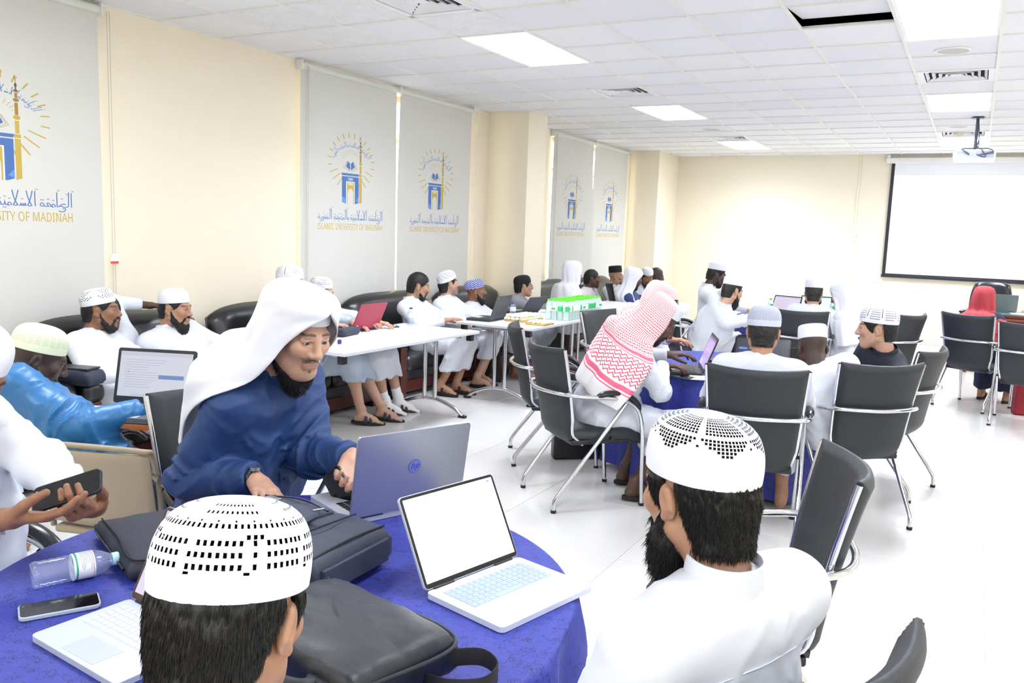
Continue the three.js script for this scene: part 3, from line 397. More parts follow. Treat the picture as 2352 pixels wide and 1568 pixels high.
// short strands standing off a hair or beard mesh
function strands(g, n, len, dir, thick = 0.0006, jitter = 0.5, keep) {
  const p = g.attributes.position, nn = g.attributes.normal, P = [], I = [], s0 = V(0, 0, 0), side = V(0, 0, 0);
  for (let c = 0, tries = 0; c < n && tries < n * 6; tries++) {
    const i = Math.floor(rnd() * p.count), x = p.getX(i), y = p.getY(i), z = p.getZ(i); if (keep && !keep(x, y, z)) continue; c++;
    const N = V(nn.getX(i), nn.getY(i), nn.getZ(i)), d = V(dir[0] + rr(-1, 1) * jitter, dir[1] + rr(-1, 1) * jitter, dir[2] + rr(-1, 1) * jitter).normalize().addScaledVector(N, 0.1).normalize(), L = len * rr(0.5, 1.2);
    side.crossVectors(d, N).normalize().multiplyScalar(thick); s0.crossVectors(d, side).normalize().multiplyScalar(thick); const b = P.length / 3;
    for (const [t, w] of [[0, 1], [0.6, 0.8], [1, 0]]) { const q = V(x, y, z).addScaledVector(d, L * t); q.y -= L * 0.15 * t * t; if (w) { P.push(q.x + side.x * w, q.y + side.y * w, q.z + side.z * w, q.x - side.x * w + s0.x, q.y - side.y * w + s0.y, q.z - side.z * w + s0.z, q.x - side.x * w - s0.x, q.y - side.y * w - s0.y, q.z - side.z * w - s0.z); } else P.push(q.x, q.y, q.z); }
    for (let k = 0; k < 3; k++) { const a = b + k, e = b + (k + 1) % 3; I.push(a, e, e + 3, a, e + 3, a + 3, a + 3, e + 3, b + 6); }
  }
  const h = new THREE.BufferGeometry(); h.setAttribute('position', new THREE.Float32BufferAttribute(P, 3)); h.setIndex(I); h.computeVertexNormals(); return h;
}
// ---------------------------------------------------------------- caps
// dome of nu by nv cells; hole(i, j) leaves an opening; profile gives [radius factor, height factor]
const DOME = [[1, 0], [1.012, 0.2], [1.0, 0.4], [0.955, 0.58], [0.86, 0.75], [0.7, 0.88], [0.45, 0.965], [0.2, 0.995], [0, 1]], KUFI = [[1, 0], [1.0, 0.3], [0.985, 0.62], [0.955, 0.86], [0.88, 0.955], [0.6, 0.985], [0.3, 1], [0.12, 1], [0, 1]];
function capGeo({ rx = 0.087, rz = 0.109, h = 0.105, prof = DOME, nu = 64, nv = 20, hole, bump = 0.0006, thick = 0.0025 }) {
  const pc = new THREE.CatmullRomCurve3(prof.map(([r, y]) => V(r, y, 0)), false, 'catmullrom', 0.5), P = [], I = [], T = [];
  const pt = (u, v, o = 0) => { const q = pc.getPoint(v), a = u * 2 * PI, w = bump * Math.sin(v * nv * 2 * PI) * Math.sin(u * nu * 2 * PI); return [Math.sin(a) * (rx * q.x + o + w), h * q.y + o * 0.8, Math.cos(a) * (rz * q.x + o + w)]; };
  const add = (u, v, o) => { P.push(...pt(u, v, o)); T.push(u, v); return P.length / 3 - 1; };
  for (const o of [0, -thick]) for (let j = 0; j < nv; j++) for (let i = 0; i < nu; i++) {
    const u0 = i / nu, u1 = (i + 1) / nu, v0 = j / nv, v1 = (j + 1) / nv, a = add(u0, v0, o), b = add(u1, v0, o), c = add(u1, v1, o), d = add(u0, v1, o), q = (...x) => { for (let k = 0; k < x.length; k += 3) o ? I.push(x[k], x[k + 2], x[k + 1]) : I.push(x[k], x[k + 1], x[k + 2]); };
    const H = hole && hole(i, j); if (!H) { q(a, b, c, a, c, d); continue; }
    const [hu, hv] = H === true ? [0.6, 0.62] : H, lu = (1 - hu) / 2, lv = (1 - hv) / 2, sk = rr(-0.05, 0.05), A = add(lerp(u0, u1, lu), lerp(v0, v1, lv), o), B = add(lerp(u0, u1, 1 - lu), lerp(v0, v1, lv + sk), o), C = add(lerp(u0, u1, 1 - lu + sk), lerp(v0, v1, 1 - lv), o), D = add(lerp(u0, u1, lu + sk), lerp(v0, v1, 1 - lv), o);
    q(a, b, B, a, B, A, b, c, C, b, C, B, c, d, D, c, D, C, d, a, A, d, A, D);
  }
  { const n = nu; for (let i = 0; i < n; i++) { const a = add(i / n, 0, 0), b = add((i + 1) / n, 0, 0), c = add((i + 1) / n, 0, -thick), d = add(i / n, 0, -thick); I.push(a, c, b, a, d, c); } }
  const g = new THREE.BufferGeometry(); g.setAttribute('position', new THREE.Float32BufferAttribute(P, 3)); g.setAttribute('uv', new THREE.Float32BufferAttribute(T, 2)); g.setIndex(I); g.computeVertexNormals();
  // smooth the analytic normals so cells do not facet
  const nn = g.attributes.normal, e = 1e-3; for (let i = 0; i < nn.count; i++) { const u = T[i * 2], v = clamp(T[i * 2 + 1], 0.003, 0.985), a = V(...pt(u + e, v)).sub(V(...pt(u - e, v))), b = V(...pt(u, v + e)).sub(V(...pt(u, v - e))); a.cross(b).normalize(); nn.setXYZ(i, a.x, a.y, a.z); }
  return g;
}
// ---------------------------------------------------------------- people
const clothM = {}, cloth = (hex, rough = 0.85, more) => (clothM[hex + rough] ??= phys(hex, rough, more));
const skinM = phys('#ffffff', 0.5, { vertexColors: true, sheen: 0.1, sheenColor: new THREE.Color('#ffd9c8') }), hairM = phys('#0d0b0a', 0.55, { sheen: 0.2, sheenColor: new THREE.Color('#6b625c') }), beardM = phys('#0b0908', 0.7);
const WHITE = '#dcdfe7', SK = { fair: [0.5, 0.29, 0.2], tan: [0.4, 0.21, 0.125], brown: [0.24, 0.11, 0.06], dark: [0.085, 0.042, 0.027], deep: [0.05, 0.028, 0.02] };
const checkTex = canvas(1024, 1024, (k, w, h) => {      // red and white headscarf weave, border at the lower hem
  k.fillStyle = '#f4f1f1'; k.fillRect(0, 0, w, h); const n = 56, q = w / n;
  for (let j = 0; j < n * 0.8; j++) for (let i = 0; i < n; i++) { k.fillStyle = (i + j) % 2 ? '#c2203f' : '#d34a63'; const x = i * q, y = j * q; if ((i + j) % 2) k.fillRect(x + q * 0.1, y + q * 0.28, q * 0.8, q * 0.44); else k.fillRect(x + q * 0.28, y + q * 0.1, q * 0.44, q * 0.8); }
  k.fillStyle = '#f4f1f1'; k.fillRect(0, h * 0.74, w, h); k.fillStyle = '#ee6f8c'; for (const [a, b] of [[0.745, 0.018], [0.77, 0.005], [0.905, 0.02], [0.932, 0.005]]) k.fillRect(0, h * a, w, h * b);
  k.strokeStyle = '#dc3d60'; k.lineWidth = 5; for (let r = 0; r < 7; r++) { k.beginPath(); for (let x = 0; x <= w; x += 6) { const y = h * (0.79 + r * 0.016) + 6 * Math.sin(x * 0.12 + r); x ? k.lineTo(x, y) : k.moveTo(x, y); } k.stroke(); }
});
checkTex.repeat.set(1, 1);
const checkM = std('#ffffff', 0.9, { map: checkTex }), scarfM = std('#e2e3ea', 0.9), capWhite = std('#e4e5eb', 0.9);
function ik(a, b, l1, l2, pole) { const d = b.clone().sub(a); let L = d.length(); if (L > (l1 + l2) * 0.999) { b = a.clone().addScaledVector(d, (l1 + l2) * 0.999 / L); d.copy(b).sub(a); L = d.length(); } const x = (l1 * l1 - l2 * l2 + L * L) / (2 * L), h = Math.sqrt(Math.max(0, l1 * l1 - x * x)), dn = d.normalize(), p = pole.clone().addScaledVector(dn, -pole.dot(dn)).normalize(); return [a.clone().addScaledVector(dn, x).addScaledVector(p, h), b]; }
function footPrims(a, dir, s = 1) {   // a: ankle joint, dir: unit horizontal (or tilted) toe direction
  const D = V(...dir).normalize(), U = Math.abs(D.y) > 0.9 ? V(0, 0, 1) : V(0, 1, 0), S = new THREE.Vector3().crossVectors(U, D).normalize(), N = new THREE.Vector3().crossVectors(D, S), A = V(...a), at = (f, u, l) => A.clone().addScaledVector(D, f * s).addScaledVector(N, u * s).addScaledVector(S, l * s).toArray(), e = [];
  e.push(cap(at(0, 0.03, 0), at(-0.01, -0.03, 0), 0.036 * s, 0.034 * s), cap(at(-0.03, -0.045, 0), at(0.05, -0.045, 0), 0.03 * s, 0.03 * s), cap(at(0.0, -0.01, 0), at(0.11, -0.048, 0), 0.034 * s, 0.028 * s), cap(at(0.1, -0.053, -0.018), at(0.13, -0.055, -0.02), 0.024 * s, 0.02 * s), cap(at(0.1, -0.053, 0.018), at(0.12, -0.056, 0.022), 0.024 * s, 0.018 * s));
  [[-0.028, 0.178, 0.0125], [-0.008, 0.176, 0.0095], [0.008, 0.17, 0.009], [0.022, 0.162, 0.0085], [0.034, 0.15, 0.008]].forEach(([l, f, r]) => e.push(soft(cap(at(0.12, -0.058, l * 0.9), at(f, -0.064, l), r * s, r * 0.9 * s), 0.006)));
  return e;
}
function sandal(parent, a, dir, soleM, strapM, s = 1, straps = 2, sock) {
  const D = V(...dir).normalize(), U = V(0, 1, 0), S = new THREE.Vector3().crossVectors(U, D).normalize(), N = new THREE.Vector3().crossVectors(D, S), m = new THREE.Matrix4().makeBasis(S, N, D).setPosition(V(...a));
  const out = []; for (let i = 0; i < 28; i++) { const q = i / 28 * 2 * PI, z = Math.cos(q) * 0.135 + 0.065, x = Math.sin(q) * (0.043 + 0.008 * Math.cos(q)) - 0.004 * Math.cos(q); out.push([x * s, z * s]); }
  const r = obj('sandal', extrude(out, 0.02 * s, 0.003).rotateX(PI / 2).scale(1, 1, 1).translate(0, -0.068 * s, 0).applyMatrix4(m), soleM, parent);
  for (let k = 0; k < straps; k++) { const z = (straps === 1 ? 0.1 : 0.04 + k * (0.08 / Math.max(1, straps - 1))) * s, hgt = (0.005 - (z / s) * 0.35) * s; obj('strap', strap([[-0.046 * s, -0.068 * s, z], [-0.038 * s, hgt - 0.022 * s, z], [-0.012 * s, hgt + 0.006 * s, z], [0.016 * s, hgt + 0.002 * s, z], [0.038 * s, hgt - 0.026 * s, z], [0.044 * s, -0.068 * s, z]], 0.026 * s, 0.004 * s, [0, -0.3, 0.95], 18).applyMatrix4(m), strapM, r); }
  return r;
}
function person(o) {
  const [hx, hz] = o.hip, [fx, fz] = o.face, th = facing(fx, fz), t = thing('person', o.label, 'person', [hx, 0, hz], th, o.group), co = Math.cos(-th), si = Math.sin(-th);
  const loc = ([x, y, z]) => { x -= hx; z -= hz; return V(x * co + z * si, y, -x * si + z * co); }, ldir = ([x, y, z]) => V(x * co + z * si, y, -x * si + z * co), A = (v) => v.toArray();
  const H = loc(o.head), w = o.build ?? 1, cell = o.cell ?? 0.013, stand = o.stand, hs = o.headSize ?? 1;
  const hy = o.look ? facing(...o.look) - th : 0, hq = new THREE.Quaternion().setFromEuler(new THREE.Euler(rad(o.pitch ?? 0), hy, rad(o.roll ?? 0), 'YXZ')), hm = new THREE.Matrix4().compose(H, hq, V(hs, hs, hs));
  const hc = V(0, (o.seat ?? 0.46) + 0.095, 0), nb = V(0, -0.15, -0.052).applyMatrix4(hm); nb.y -= 0.01;
  const up = nb.clone().sub(hc).normalize(), X = V(Math.cos(rad(o.twist ?? 0)), 0, -Math.sin(rad(o.twist ?? 0))); X.addScaledVector(up, -X.dot(up)).normalize(); const Fw = new THREE.Vector3().crossVectors(X, up);
  const P = (f, x = 0, z = 0) => hc.clone().lerp(nb, f).addScaledVector(X, x).addScaledVector(Fw, z);
  const skin = o.skin ?? SK.tan, C = [], Bd = [], hands = [], G = {};
  for (const s of [-1, 1]) {
    C.push(cap(A(P(0, s * 0.07 * w, 0)), A(P(0.45, s * 0.07 * w, 0.015)), 0.128 * w, 0.122 * w), cap(A(P(0.45, s * 0.07 * w, 0.015)), A(P(0.83, s * 0.088, 0)), 0.122 * w, 0.098), cap(A(P(0.96)), A(P(0.9, s * 0.15, -0.012)), 0.056, 0.062));
    Bd.push(cap(A(P(0, s * 0.06)), A(P(0.8, s * 0.07)), 0.095, 0.085));
  }
  C.push(cap(A(P(0.3)), A(P(0.86, 0, -0.012)), 0.125 * w, 0.096));
  if (o.belly) C.push(soft(ell(A(P(0.28, 0, 0.075)), [0.13, 0.13, 0.1 * o.belly]), 0.06));
  Bd.push(cap(A(P(0.95)), A(V(0, -0.08, -0.035).applyMatrix4(hm)), 0.055, 0.05));
  const arms = {};
  for (const s of [1, -1]) {
    const k = s > 0 ? 'L' : 'R', spec = o[k] ?? {}, sh = P(0.895, s * (o.shoulder ?? 0.172), -0.012);
    let wr = spec.at ? loc(spec.at) : P(0.12, s * 0.14, 0.34), pole = spec.pole ? ldir(spec.pole) : V(s * 0.75, -0.55, -0.35); const [el, wr2] = ik(sh, wr, 0.285, 0.255, pole); wr = wr2; arms[k] = { sh, el, wr };
    const fd = wr.clone().sub(el).normalize(), cuff = el.clone().lerp(wr, spec.sleeve ?? 0.97), sw = o.sleeveW ?? 1;
    C.push(soft(cap(A(sh), A(el), 0.07, 0.056 * sw), 0.045), soft(cap(A(el), A(cuff), 0.056 * sw, 0.043 * sw, true), 0.02)); Bd.push(cap(A(sh), A(el), 0.045, 0.036), cap(A(el), A(wr), 0.037, 0.026));
    if (!spec.hide) hands.push(...[handPrims(A(wr), A(spec.dir ? ldir(spec.dir) : fd), A(spec.palm ? ldir(spec.palm) : V(0, -1, 0)), s > 0, spec.curl, spec.thumb, spec.spread)].map((l) => ({ l, h: spec.cell ?? (cell < 0.01 ? 0.0032 : 0.0042) })));
  }
  const legs = {}, hem = o.hem ?? 0.24;
  for (const s of [1, -1]) {
    const k = s > 0 ? 'FL' : 'FR', hj = V(s * 0.09, hc.y - 0.005, 0.02), an = o[k] ? loc(o[k]) : stand ? V(s * 0.1, 0.09, 0.02) : V(s * 0.13, 0.09, 0.44), [kn, an2] = ik(hj, an, stand ? 0.44 : 0.435, 0.43, V(s * 0.12 + (o.knee ?? 0) * s, stand ? 0.2 : 0.75, 1)), fdir = o[k + 'd'] ? ldir(o[k + 'd']) : V(s * 0.12, -0.02, 1); legs[k] = { hj, kn, an: an2, fdir };
    C.push(cap(A(hj), A(kn), 0.105 * w, 0.082)); C.push(soft(cap(A(kn), A(kn.clone().lerp(an2, 0.86)), 0.08, o.skirt ?? 0.085), 0.04)); Bd.push(cap(A(hj), A(kn), 0.07, 0.052), cap(A(kn), A(kn.clone().lerp(an2, 0.35)), 0.05, 0.052), cap(A(kn.clone().lerp(an2, 0.35)), A(an2), 0.052, 0.034));
  }
  { const m1 = legs.FL.kn.clone().lerp(legs.FR.kn, 0.5), m2 = legs.FL.an.clone().lerp(legs.FR.an, 0.5); C.push(soft(cap([0, hc.y - 0.02, 0.05], A(m1), 0.085, 0.06), 0.06), soft(cap(A(m1), A(m1.clone().lerp(m2, 0.8)), 0.05, 0.06), 0.06)); }
  // garment
  const f0 = field(C, 0.05), nk = cap(A(P(0.93)), A(V(0, -0.06, -0.03).applyMatrix4(hm)), 0.052, 0.05).f, kneeY = Math.min(legs.FL.kn.y, legs.FR.kn.y) - 0.08, fCloth = (x, y, z) => { let d = f0(x, y, z); d = Math.max(d, -nk(x, y, z)); return y < kneeY ? Math.max(d, hem + 0.012 * Math.sin(x * 40) - y) : d; };
  const fo = o.fold ?? 0.006, gm = netMesh(fCloth, ...bounds(C, 0.02), cell);
  const segs = [arms.L, arms.R].flatMap((q) => [[q.sh, q.el, 0], [q.el, q.wr, 0.285]]).map(([a, b, t0]) => ({ a, d: b.clone().sub(a), L: b.distanceTo(a), t0 }));
  push(gm, (x, y, z) => {
    let best = 9, t = 0, e = 0; for (const q of segs) { const px = x - q.a.x, py = y - q.a.y, pz = z - q.a.z, u = clamp((px * q.d.x + py * q.d.y + pz * q.d.z) / (q.L * q.L), 0, 1), dx = px - q.d.x * u, dy = py - q.d.y * u, dz = pz - q.d.z * u, r = Math.sqrt(dx * dx + dy * dy + dz * dz); if (r < best) { best = r; t = q.t0 + u * q.L; } }
    const arm = sstep(0.13, 0.075, best), wv = noise(x * 6, y * 6, z * 6); e = Math.exp(-((t - 0.285) ** 2) / 0.012);
    const sh = (r) => Math.pow(Math.max(0, r), 2.2) * 1.5, fa = (sh(ridge(t * 11 + 1.2 * wv, x * 3.5 + 5, z * 3.5 + y * 2)) + 0.3 * sh(ridge(t * 20 + 1.5 * wv, x * 4, z * 4 - y * 3))) * (0.35 + 0.8 * e), ft = sh(ridge(x * 6 + wv * 1.2, y * 2.6 + x * 2.5, z * 6)) * 0.75 + 0.45 * sh(ridge(x * 11 + y * 5 + 3, y * 5 - z * 4, z * 11 + wv));
    return fo * (arm * (fa - 0.25) + (1 - arm) * (ft - 0.45)) + (cell < 0.01 ? fo * 0.12 * noise(x * 40, y * 40, z * 40) : 0);
  });
  G.garment = obj('robe', gm, o.cloth ?? cloth(WHITE), t);
  // skin: one mesh
  const geos = [], flat = (g) => paint(g, (x, y, z) => skin.map((v) => v * (1 + 0.07 * noise(x * 40, y * 40, z * 40))));
  geos.push(flat(blob(Bd, 0.03, Math.max(0.012, cell), 0.02)));
  for (const { l, h } of hands) geos.push(paint(blob(l, 0.011, h, 0.008), (x, y, z) => skin.map((v, i) => v * (1 + 0.1 * noise(x * 55, y * 55, z * 55)) * (i ? 1 : 1.05))));
  for (const k of ['FL', 'FR']) if (!o.noFeet) { const L = legs[k]; geos.push(flat(blob([cap(A(L.kn.clone().lerp(L.an, 0.6)), A(L.an), 0.042, 0.034), ...footPrims(A(L.an), A(L.fdir))], 0.015, o.footCell ?? 0.007, 0.01))); }
  const hg = headGeo(o.headCell ?? (cell < 0.01 ? 0.0032 : cell < 0.012 ? 0.004 : 0.0052)); if (o.shape) o.shape(hg); paint(hg, headColor(skin, o)).applyMatrix4(hm); geos.push(hg);
  G.body = obj('body', geos, skinM, t);
  const hc2 = o.headCell ? Math.max(0.003, o.headCell * 1.3) : cell < 0.01 ? 0.004 : 0.0055, add = (name, g, m) => obj(name, g.applyMatrix4(hm), m, t);
  if (o.hair) { const h = o.hair === true ? {} : o.hair; G.hair = add('hair', hairGeo(hc2, h.grow, h.nape, h.front, h.sideburn), h.m ?? hairM); if (h.strands) { const base = hairGeo(hc2, h.grow, h.nape, h.front, h.sideburn); obj('hair_strands', strands(base, h.strands, h.len ?? 0.02, [0, -1, 0.05], 0.0004, 0.16, (x, y) => y < 0.03).applyMatrix4(hm), hairM, G.hair).userData.kind = 'stuff'; } }
  if (o.beard) { const b = typeof o.beard === 'number' ? { len: o.beard } : o.beard; G.beard = add('beard', beardGeo(hc2, b.len, b.wide, b.side, b.chin), b.m ?? beardM); if (b.strands) obj('beard_strands', strands(beardGeo(hc2, b.len, b.wide, b.side, b.chin), b.strands, b.hairLen ?? 0.02, [0, -0.9, 0.35], 0.0005, 0.45, b.chin ? (x, y) => y < -0.1 : undefined).applyMatrix4(hm), beardM, G.beard).userData.kind = 'stuff'; }
  if (o.cap) { const gr = o.hair ? (o.hair.grow ?? 0.009) : 0, c = { rx: 0.0755 + gr + 0.0038, rz: 0.097 + gr + 0.0038, ...o.cap }; c.h = Math.max(c.h ?? 0.105, 0.131 + gr - (c.y ?? 0.036)); const g = capGeo(c); g.rotateX(rad(c.tilt ?? -8)).translate(0, c.y ?? 0.036, c.z ?? -0.014); G.cap = add(c.name ?? 'cap', g, c.m ?? capWhite); }
  if (o.glasses) { const gl = add('glasses', plain([-1, 1].flatMap((s) => [new THREE.TorusGeometry(0.021, 0.0016, 6, 20).scale(1.15, 0.85, 1).translate(s * 0.031, 0.002, 0.103), tube([[s * 0.054, 0.006, 0.1], [s * 0.076, 0.008, 0.06], [s * 0.08, 0.008, 0.0]], 0.0016, 12, 6)]).concat([rod([-0.008, 0.005, 0.105], [0.008, 0.005, 0.105], 0.0015, 0.0015, 6)])), M.blackPlastic); }
  if (o.collar !== false) { const q = new THREE.Quaternion().setFromUnitVectors(V(0, 1, 0), up.clone().multiplyScalar(0.6).add(V(0, 1, 0).applyQuaternion(hq).multiplyScalar(0.4)).normalize()), hgt = o.collarH ?? 0.038, g = lathe([[0.074, -0.035], [0.067, 0], [0.063, hgt], [0.0595, hgt + 0.002], [0.0595, hgt - 0.006], [0.062, 0], [0.066, -0.035]], 36).scale(1, 1, 1.08).applyQuaternion(q).translate(nb.x - Fw.x * 0.004, nb.y + 0.008, nb.z - Fw.z * 0.004); G.collar = obj('collar', g, o.collarM ?? o.cloth ?? cloth(WHITE), t); }
  if (o.scarf) {
    const k = o.scarf, rows = k.rows ?? SCARF, NU = k.nu ?? 64, NV = k.nv ?? 44, head = (x, y, z) => V(x, y, z).applyMatrix4(hm), ctrl = [];
    for (const r of rows) { const line = [], a0 = rad(r.l ?? r.a ?? 180), a1 = rad(r.r ?? r.a ?? 180); for (let i = 0; i <= NU; i++) { const u = i / NU, an = lerp(-a1, a0, u), fold = (r.fold ?? 0) * (Math.sin(an * 7 + (k.seed ?? 0)) + 0.5 * Math.sin(an * 13 + 1 + (k.seed ?? 0) * 2)), x = Math.sin(an) * (r.rx + fold), z = -Math.cos(an) * (r.rz + fold); line.push(r.body ? nb.clone().addScaledVector(up, r.y).addScaledVector(X, x + (r.cx ?? 0)).addScaledVector(Fw, z + (r.cz ?? 0)) : head(x + (r.cx ?? 0), r.y + (r.lift ?? 0) * Math.max(0, -Math.cos(an)), z + (r.cz ?? -0.012))); } ctrl.push(line); }
    const cols = []; for (let i = 0; i <= NU; i++) cols.push(new THREE.CatmullRomCurve3(ctrl.map((l) => l[i]), false, 'centripetal'));
    const cache = new Map(), F = (u, v) => { const q = u * NU, i = Math.min(NU - 1, Math.floor(q)), f = q - i, a = cols[i].getPoint(v), b = cols[i + 1].getPoint(v); a.lerp(b, f); return [a.x, a.y, a.z]; };
    const g = slab(F, NU, NV, 0.0035, k.uw ?? 1, 1); const uvA = g.attributes.uv; for (let i = 0; i < uvA.count; i++) uvA.setY(i, 1 - uvA.getY(i)); if (k.wrinkle) push(g, (x, y, z) => k.wrinkle * ridge(x * 9, y * 6, z * 9)); G.scarf = obj('headscarf', g, k.m ?? scarfM, t);
  }
  for (const k of ['FL', 'FR']) if (o.sandals) { const L = legs[k], s = o.sandals; sandal(t, A(L.an), A(L.fdir), s.sole, s.strap ?? s.sole, 1, s.n ?? 2); if (s.sock) obj('sock', push(blob([cap(A(L.an.clone().lerp(L.kn, 0.28)), A(L.an), 0.04, 0.04, false), ...footPrims(A(L.an), A(L.fdir), 1.06)], 0.018, 0.008, 0.01), () => 0.002), s.sock, t); }
  const onCloth = (f, x, lift = 0.004, back) => { const s = back ? -1 : 1, p = P(f, x, 0.5 * s); for (let i = 0; i < 400; i++) { const d = fCloth(p.x, p.y, p.z); if (d < 0.001) break; p.addScaledVector(Fw, -s * Math.max(d * 0.8, 0.001)); } return p.addScaledVector(Fw, s * lift); };
  return { onCloth, t, hm, nb, up, X, Fw, P, arms, legs, loc, ldir, G, th };
}
const SCARF = [{ y: 0.152, rx: 0.004, rz: 0.004 }, { y: 0.149, rx: 0.04, rz: 0.05 }, { y: 0.128, rx: 0.08, rz: 0.1 }, { y: 0.085, rx: 0.097, rz: 0.12, a: 178 }, { y: 0.045, rx: 0.102, rz: 0.122, a: 150, fold: 0.003 }, { y: -0.02, rx: 0.108, rz: 0.118, a: 128, fold: 0.006 }, { y: -0.1, rx: 0.12, rz: 0.115, a: 122, fold: 0.008 }, { body: 1, y: 0.02, rx: 0.17, rz: 0.14, a: 118, fold: 0.008, cz: -0.01 }, { body: 1, y: -0.05, rx: 0.25, rz: 0.16, a: 112, fold: 0.008, cz: 0 }, { body: 1, y: -0.16, rx: 0.265, rz: 0.17, a: 105, fold: 0.012, cz: 0.01 }, { body: 1, y: -0.3, rx: 0.26, rz: 0.175, a: 100, fold: 0.014, cz: 0.01 }];
// cap styles
const crochet = (rows, per, f) => ({ nu: per, nv: rows, hole: f });
const capDots = { ...crochet(22, 72, (i, j) => j > 4 && j < 15 && ((i + j) % 6 < 4) && j % 2 === 1 ? [0.62, 0.8] : false) };
const capKufi = { prof: KUFI, h: 0.082, nu: 48, nv: 16, y: 0.06, tilt: -6 }, capPlain = { nu: 48, nv: 16, h: 0.1, y: 0.04 };
// ---------------------------------------------------------------- conference chairs
const facing = (dx, dz) => Math.atan2(dx, dz);
function chairParts() {
  const prof = (v) => { const z = v < 0.16 ? lerp(-0.13, -0.225, Math.sin(v / 0.16 * PI / 2)) : lerp(-0.225, -0.345, Math.pow((v - 0.16) / 0.84, 1.25)), h = v < 0.3 ? lerp(0.19, 0.222, sstep(0, 0.3, v)) : lerp(0.222, 0.252, (v - 0.3) / 0.7); return [lerp(0.375, 0.955, v), z, h]; };
  const back = (u, v) => { const [y, z, h] = prof(v), s = 2 * u - 1; return [s * h, y - 0.012 * sstep(0.8, 1, v) * (1 - s * s), z + 0.075 * s * s * (0.5 + 0.5 * v)]; };
  const edge = (u, v) => { const e = Math.min(u, 1 - u, (1 - v) * 1.4, v * 1.4); return 0.048 * Math.sqrt(clamp(e * 14, 0.05, 1)); };
  const dense = (t) => t - 0.75 * Math.sin(2 * PI * t) / (2 * PI), o = { backrest: slab((u, v) => back(dense(u), dense(v)), 28, 34, (u, v) => edge(dense(u), dense(v)), 1, 1) };
  o.trims = [0, 1].map((u) => { const pts = []; for (let i = 0; i <= 12; i++) { const p = back(u, 0.01 + 0.975 * i / 12); pts.push([p[0] + (u ? 0.004 : -0.004), p[1], p[2]]); } return tube(pts, 0.0105, 30, 8); });
  o.seat = slab((u, v) => { const s = 2 * u - 1, t = 2 * v - 1; return [s * (0.222 - 0.03 * sstep(0, -1, t)), 0.432 - 0.02 * s * s * s * s - 0.03 * sstep(0.55, 1, t) + 0.012 * (1 - s * s), 0.045 + t * 0.235]; }, 16, 16, (u, v) => 0.085 * Math.sqrt(clamp(Math.min(u, 1 - u, v, 1 - v) * 12, 0.1, 1)));
  o.seatFrame = [rbox(0.42, 0.03, 0.4, 0.01, 0, 0.395, 0.02), rod([-0.255, 0.42, 0.06], [0.255, 0.42, 0.06], 0.011)];
  const half = [[0.248, 0.01, 0.275], [0.252, 0.18, 0.265], [0.262, 0.42, 0.25], [0.27, 0.575, 0.215], [0.276, 0.645, 0.13], [0.279, 0.667, 0.03], [0.28, 0.675, -0.1], [0.272, 0.685, -0.2], [0.225, 0.692, -0.27], [0.12, 0.692, -0.31]];
  const pts = [...half, [0, 0.69, -0.322], ...half.slice().reverse().map(([x, y, z]) => [-x, y, z])];
  o.hoop = tube(pts, 0.0125, 120, 10);
  o.pads = [-1, 1].map((s) => { const c = curve([[s * 0.279, 0.675, -0.075], [s * 0.281, 0.695, 0.0], [s * 0.279, 0.692, 0.09], [s * 0.275, 0.655, 0.17], [s * 0.271, 0.585, 0.225]]), N = 20, K = 12, P = [], I = []; for (let i = 0; i <= N; i++) { const p = c.getPointAt(i / N), tn = c.getTangentAt(i / N), nn = V(1, 0, 0), bb = V().crossVectors ? new THREE.Vector3().crossVectors(tn, nn).normalize() : null, e = Math.sqrt(clamp(Math.min(i, N - i) / 2.2, 0.02, 1)); for (let j = 0; j < K; j++) { const a = j / K * 2 * PI; P.push(p.x + nn.x * Math.cos(a) * 0.026 * e + bb.x * Math.sin(a) * 0.017 * e, p.y + bb.y * Math.sin(a) * 0.017 * e, p.z + bb.z * Math.sin(a) * 0.017 * e); } } for (let i = 0; i < N; i++) for (let j = 0; j < K; j++) { const a = i * K + j, b = i * K + (j + 1) % K; I.push(a, a + K, b, b, a + K, b + K); } const g = new THREE.BufferGeometry(); g.setAttribute('position', new THREE.Float32BufferAttribute(P, 3)); g.setIndex(I); g.computeVertexNormals(); return g; });
  o.rear = [-1, 1].map((s) => tube([[s * 0.268, 0.63, 0.13], [s * 0.262, 0.48, 0.02], [s * 0.254, 0.25, -0.155], [s * 0.248, 0.09, -0.275], [s * 0.247, 0.05, -0.29], [s * 0.247, 0.012, -0.292]], 0.0125, 40, 10));
  o.glides = [[0.248, 0.275], [-0.248, 0.275], [0.247, -0.292], [-0.247, -0.292]].map(([x, z]) => cyl(0.016, 0.016, 0.016, 14, x, 0.008, z));
  return o;
}
const CP = chairParts();
let chair0;
function chair(x, z, dx, dz, label, group = 'black and chrome conference chairs') {
  let t;
  if (!chair0) {
    t = chair0 = thing('conference_chair', label, 'chair', [x, 0, z], facing(dx, dz), group);
    obj('backrest', CP.backrest, M.chairLeather, t); obj('seat', CP.seat, M.chairLeather, t); obj('seat_frame', CP.seatFrame, M.blackPlastic, t);
    CP.trims.forEach((g) => obj('back_trim', g, M.chrome, t)); obj('arm_hoop', CP.hoop, M.chrome, t, 'chrome hoop forming arms and front legs');
    CP.pads.forEach((g) => obj('arm_pad', g, M.padBlack, t)); CP.rear.forEach((g) => obj('rear_leg', g, M.chrome, t)); CP.glides.forEach((g) => obj('glide', g, M.rubber, t));
  } else { t = chair0.clone(); t.name = numbered('conference_chair'); t.position.set(x, 0, z); t.rotation.set(0, facing(dx, dz), 0); t.userData = { label, category: 'chair', group }; scene.add(t); }
  return t;
}
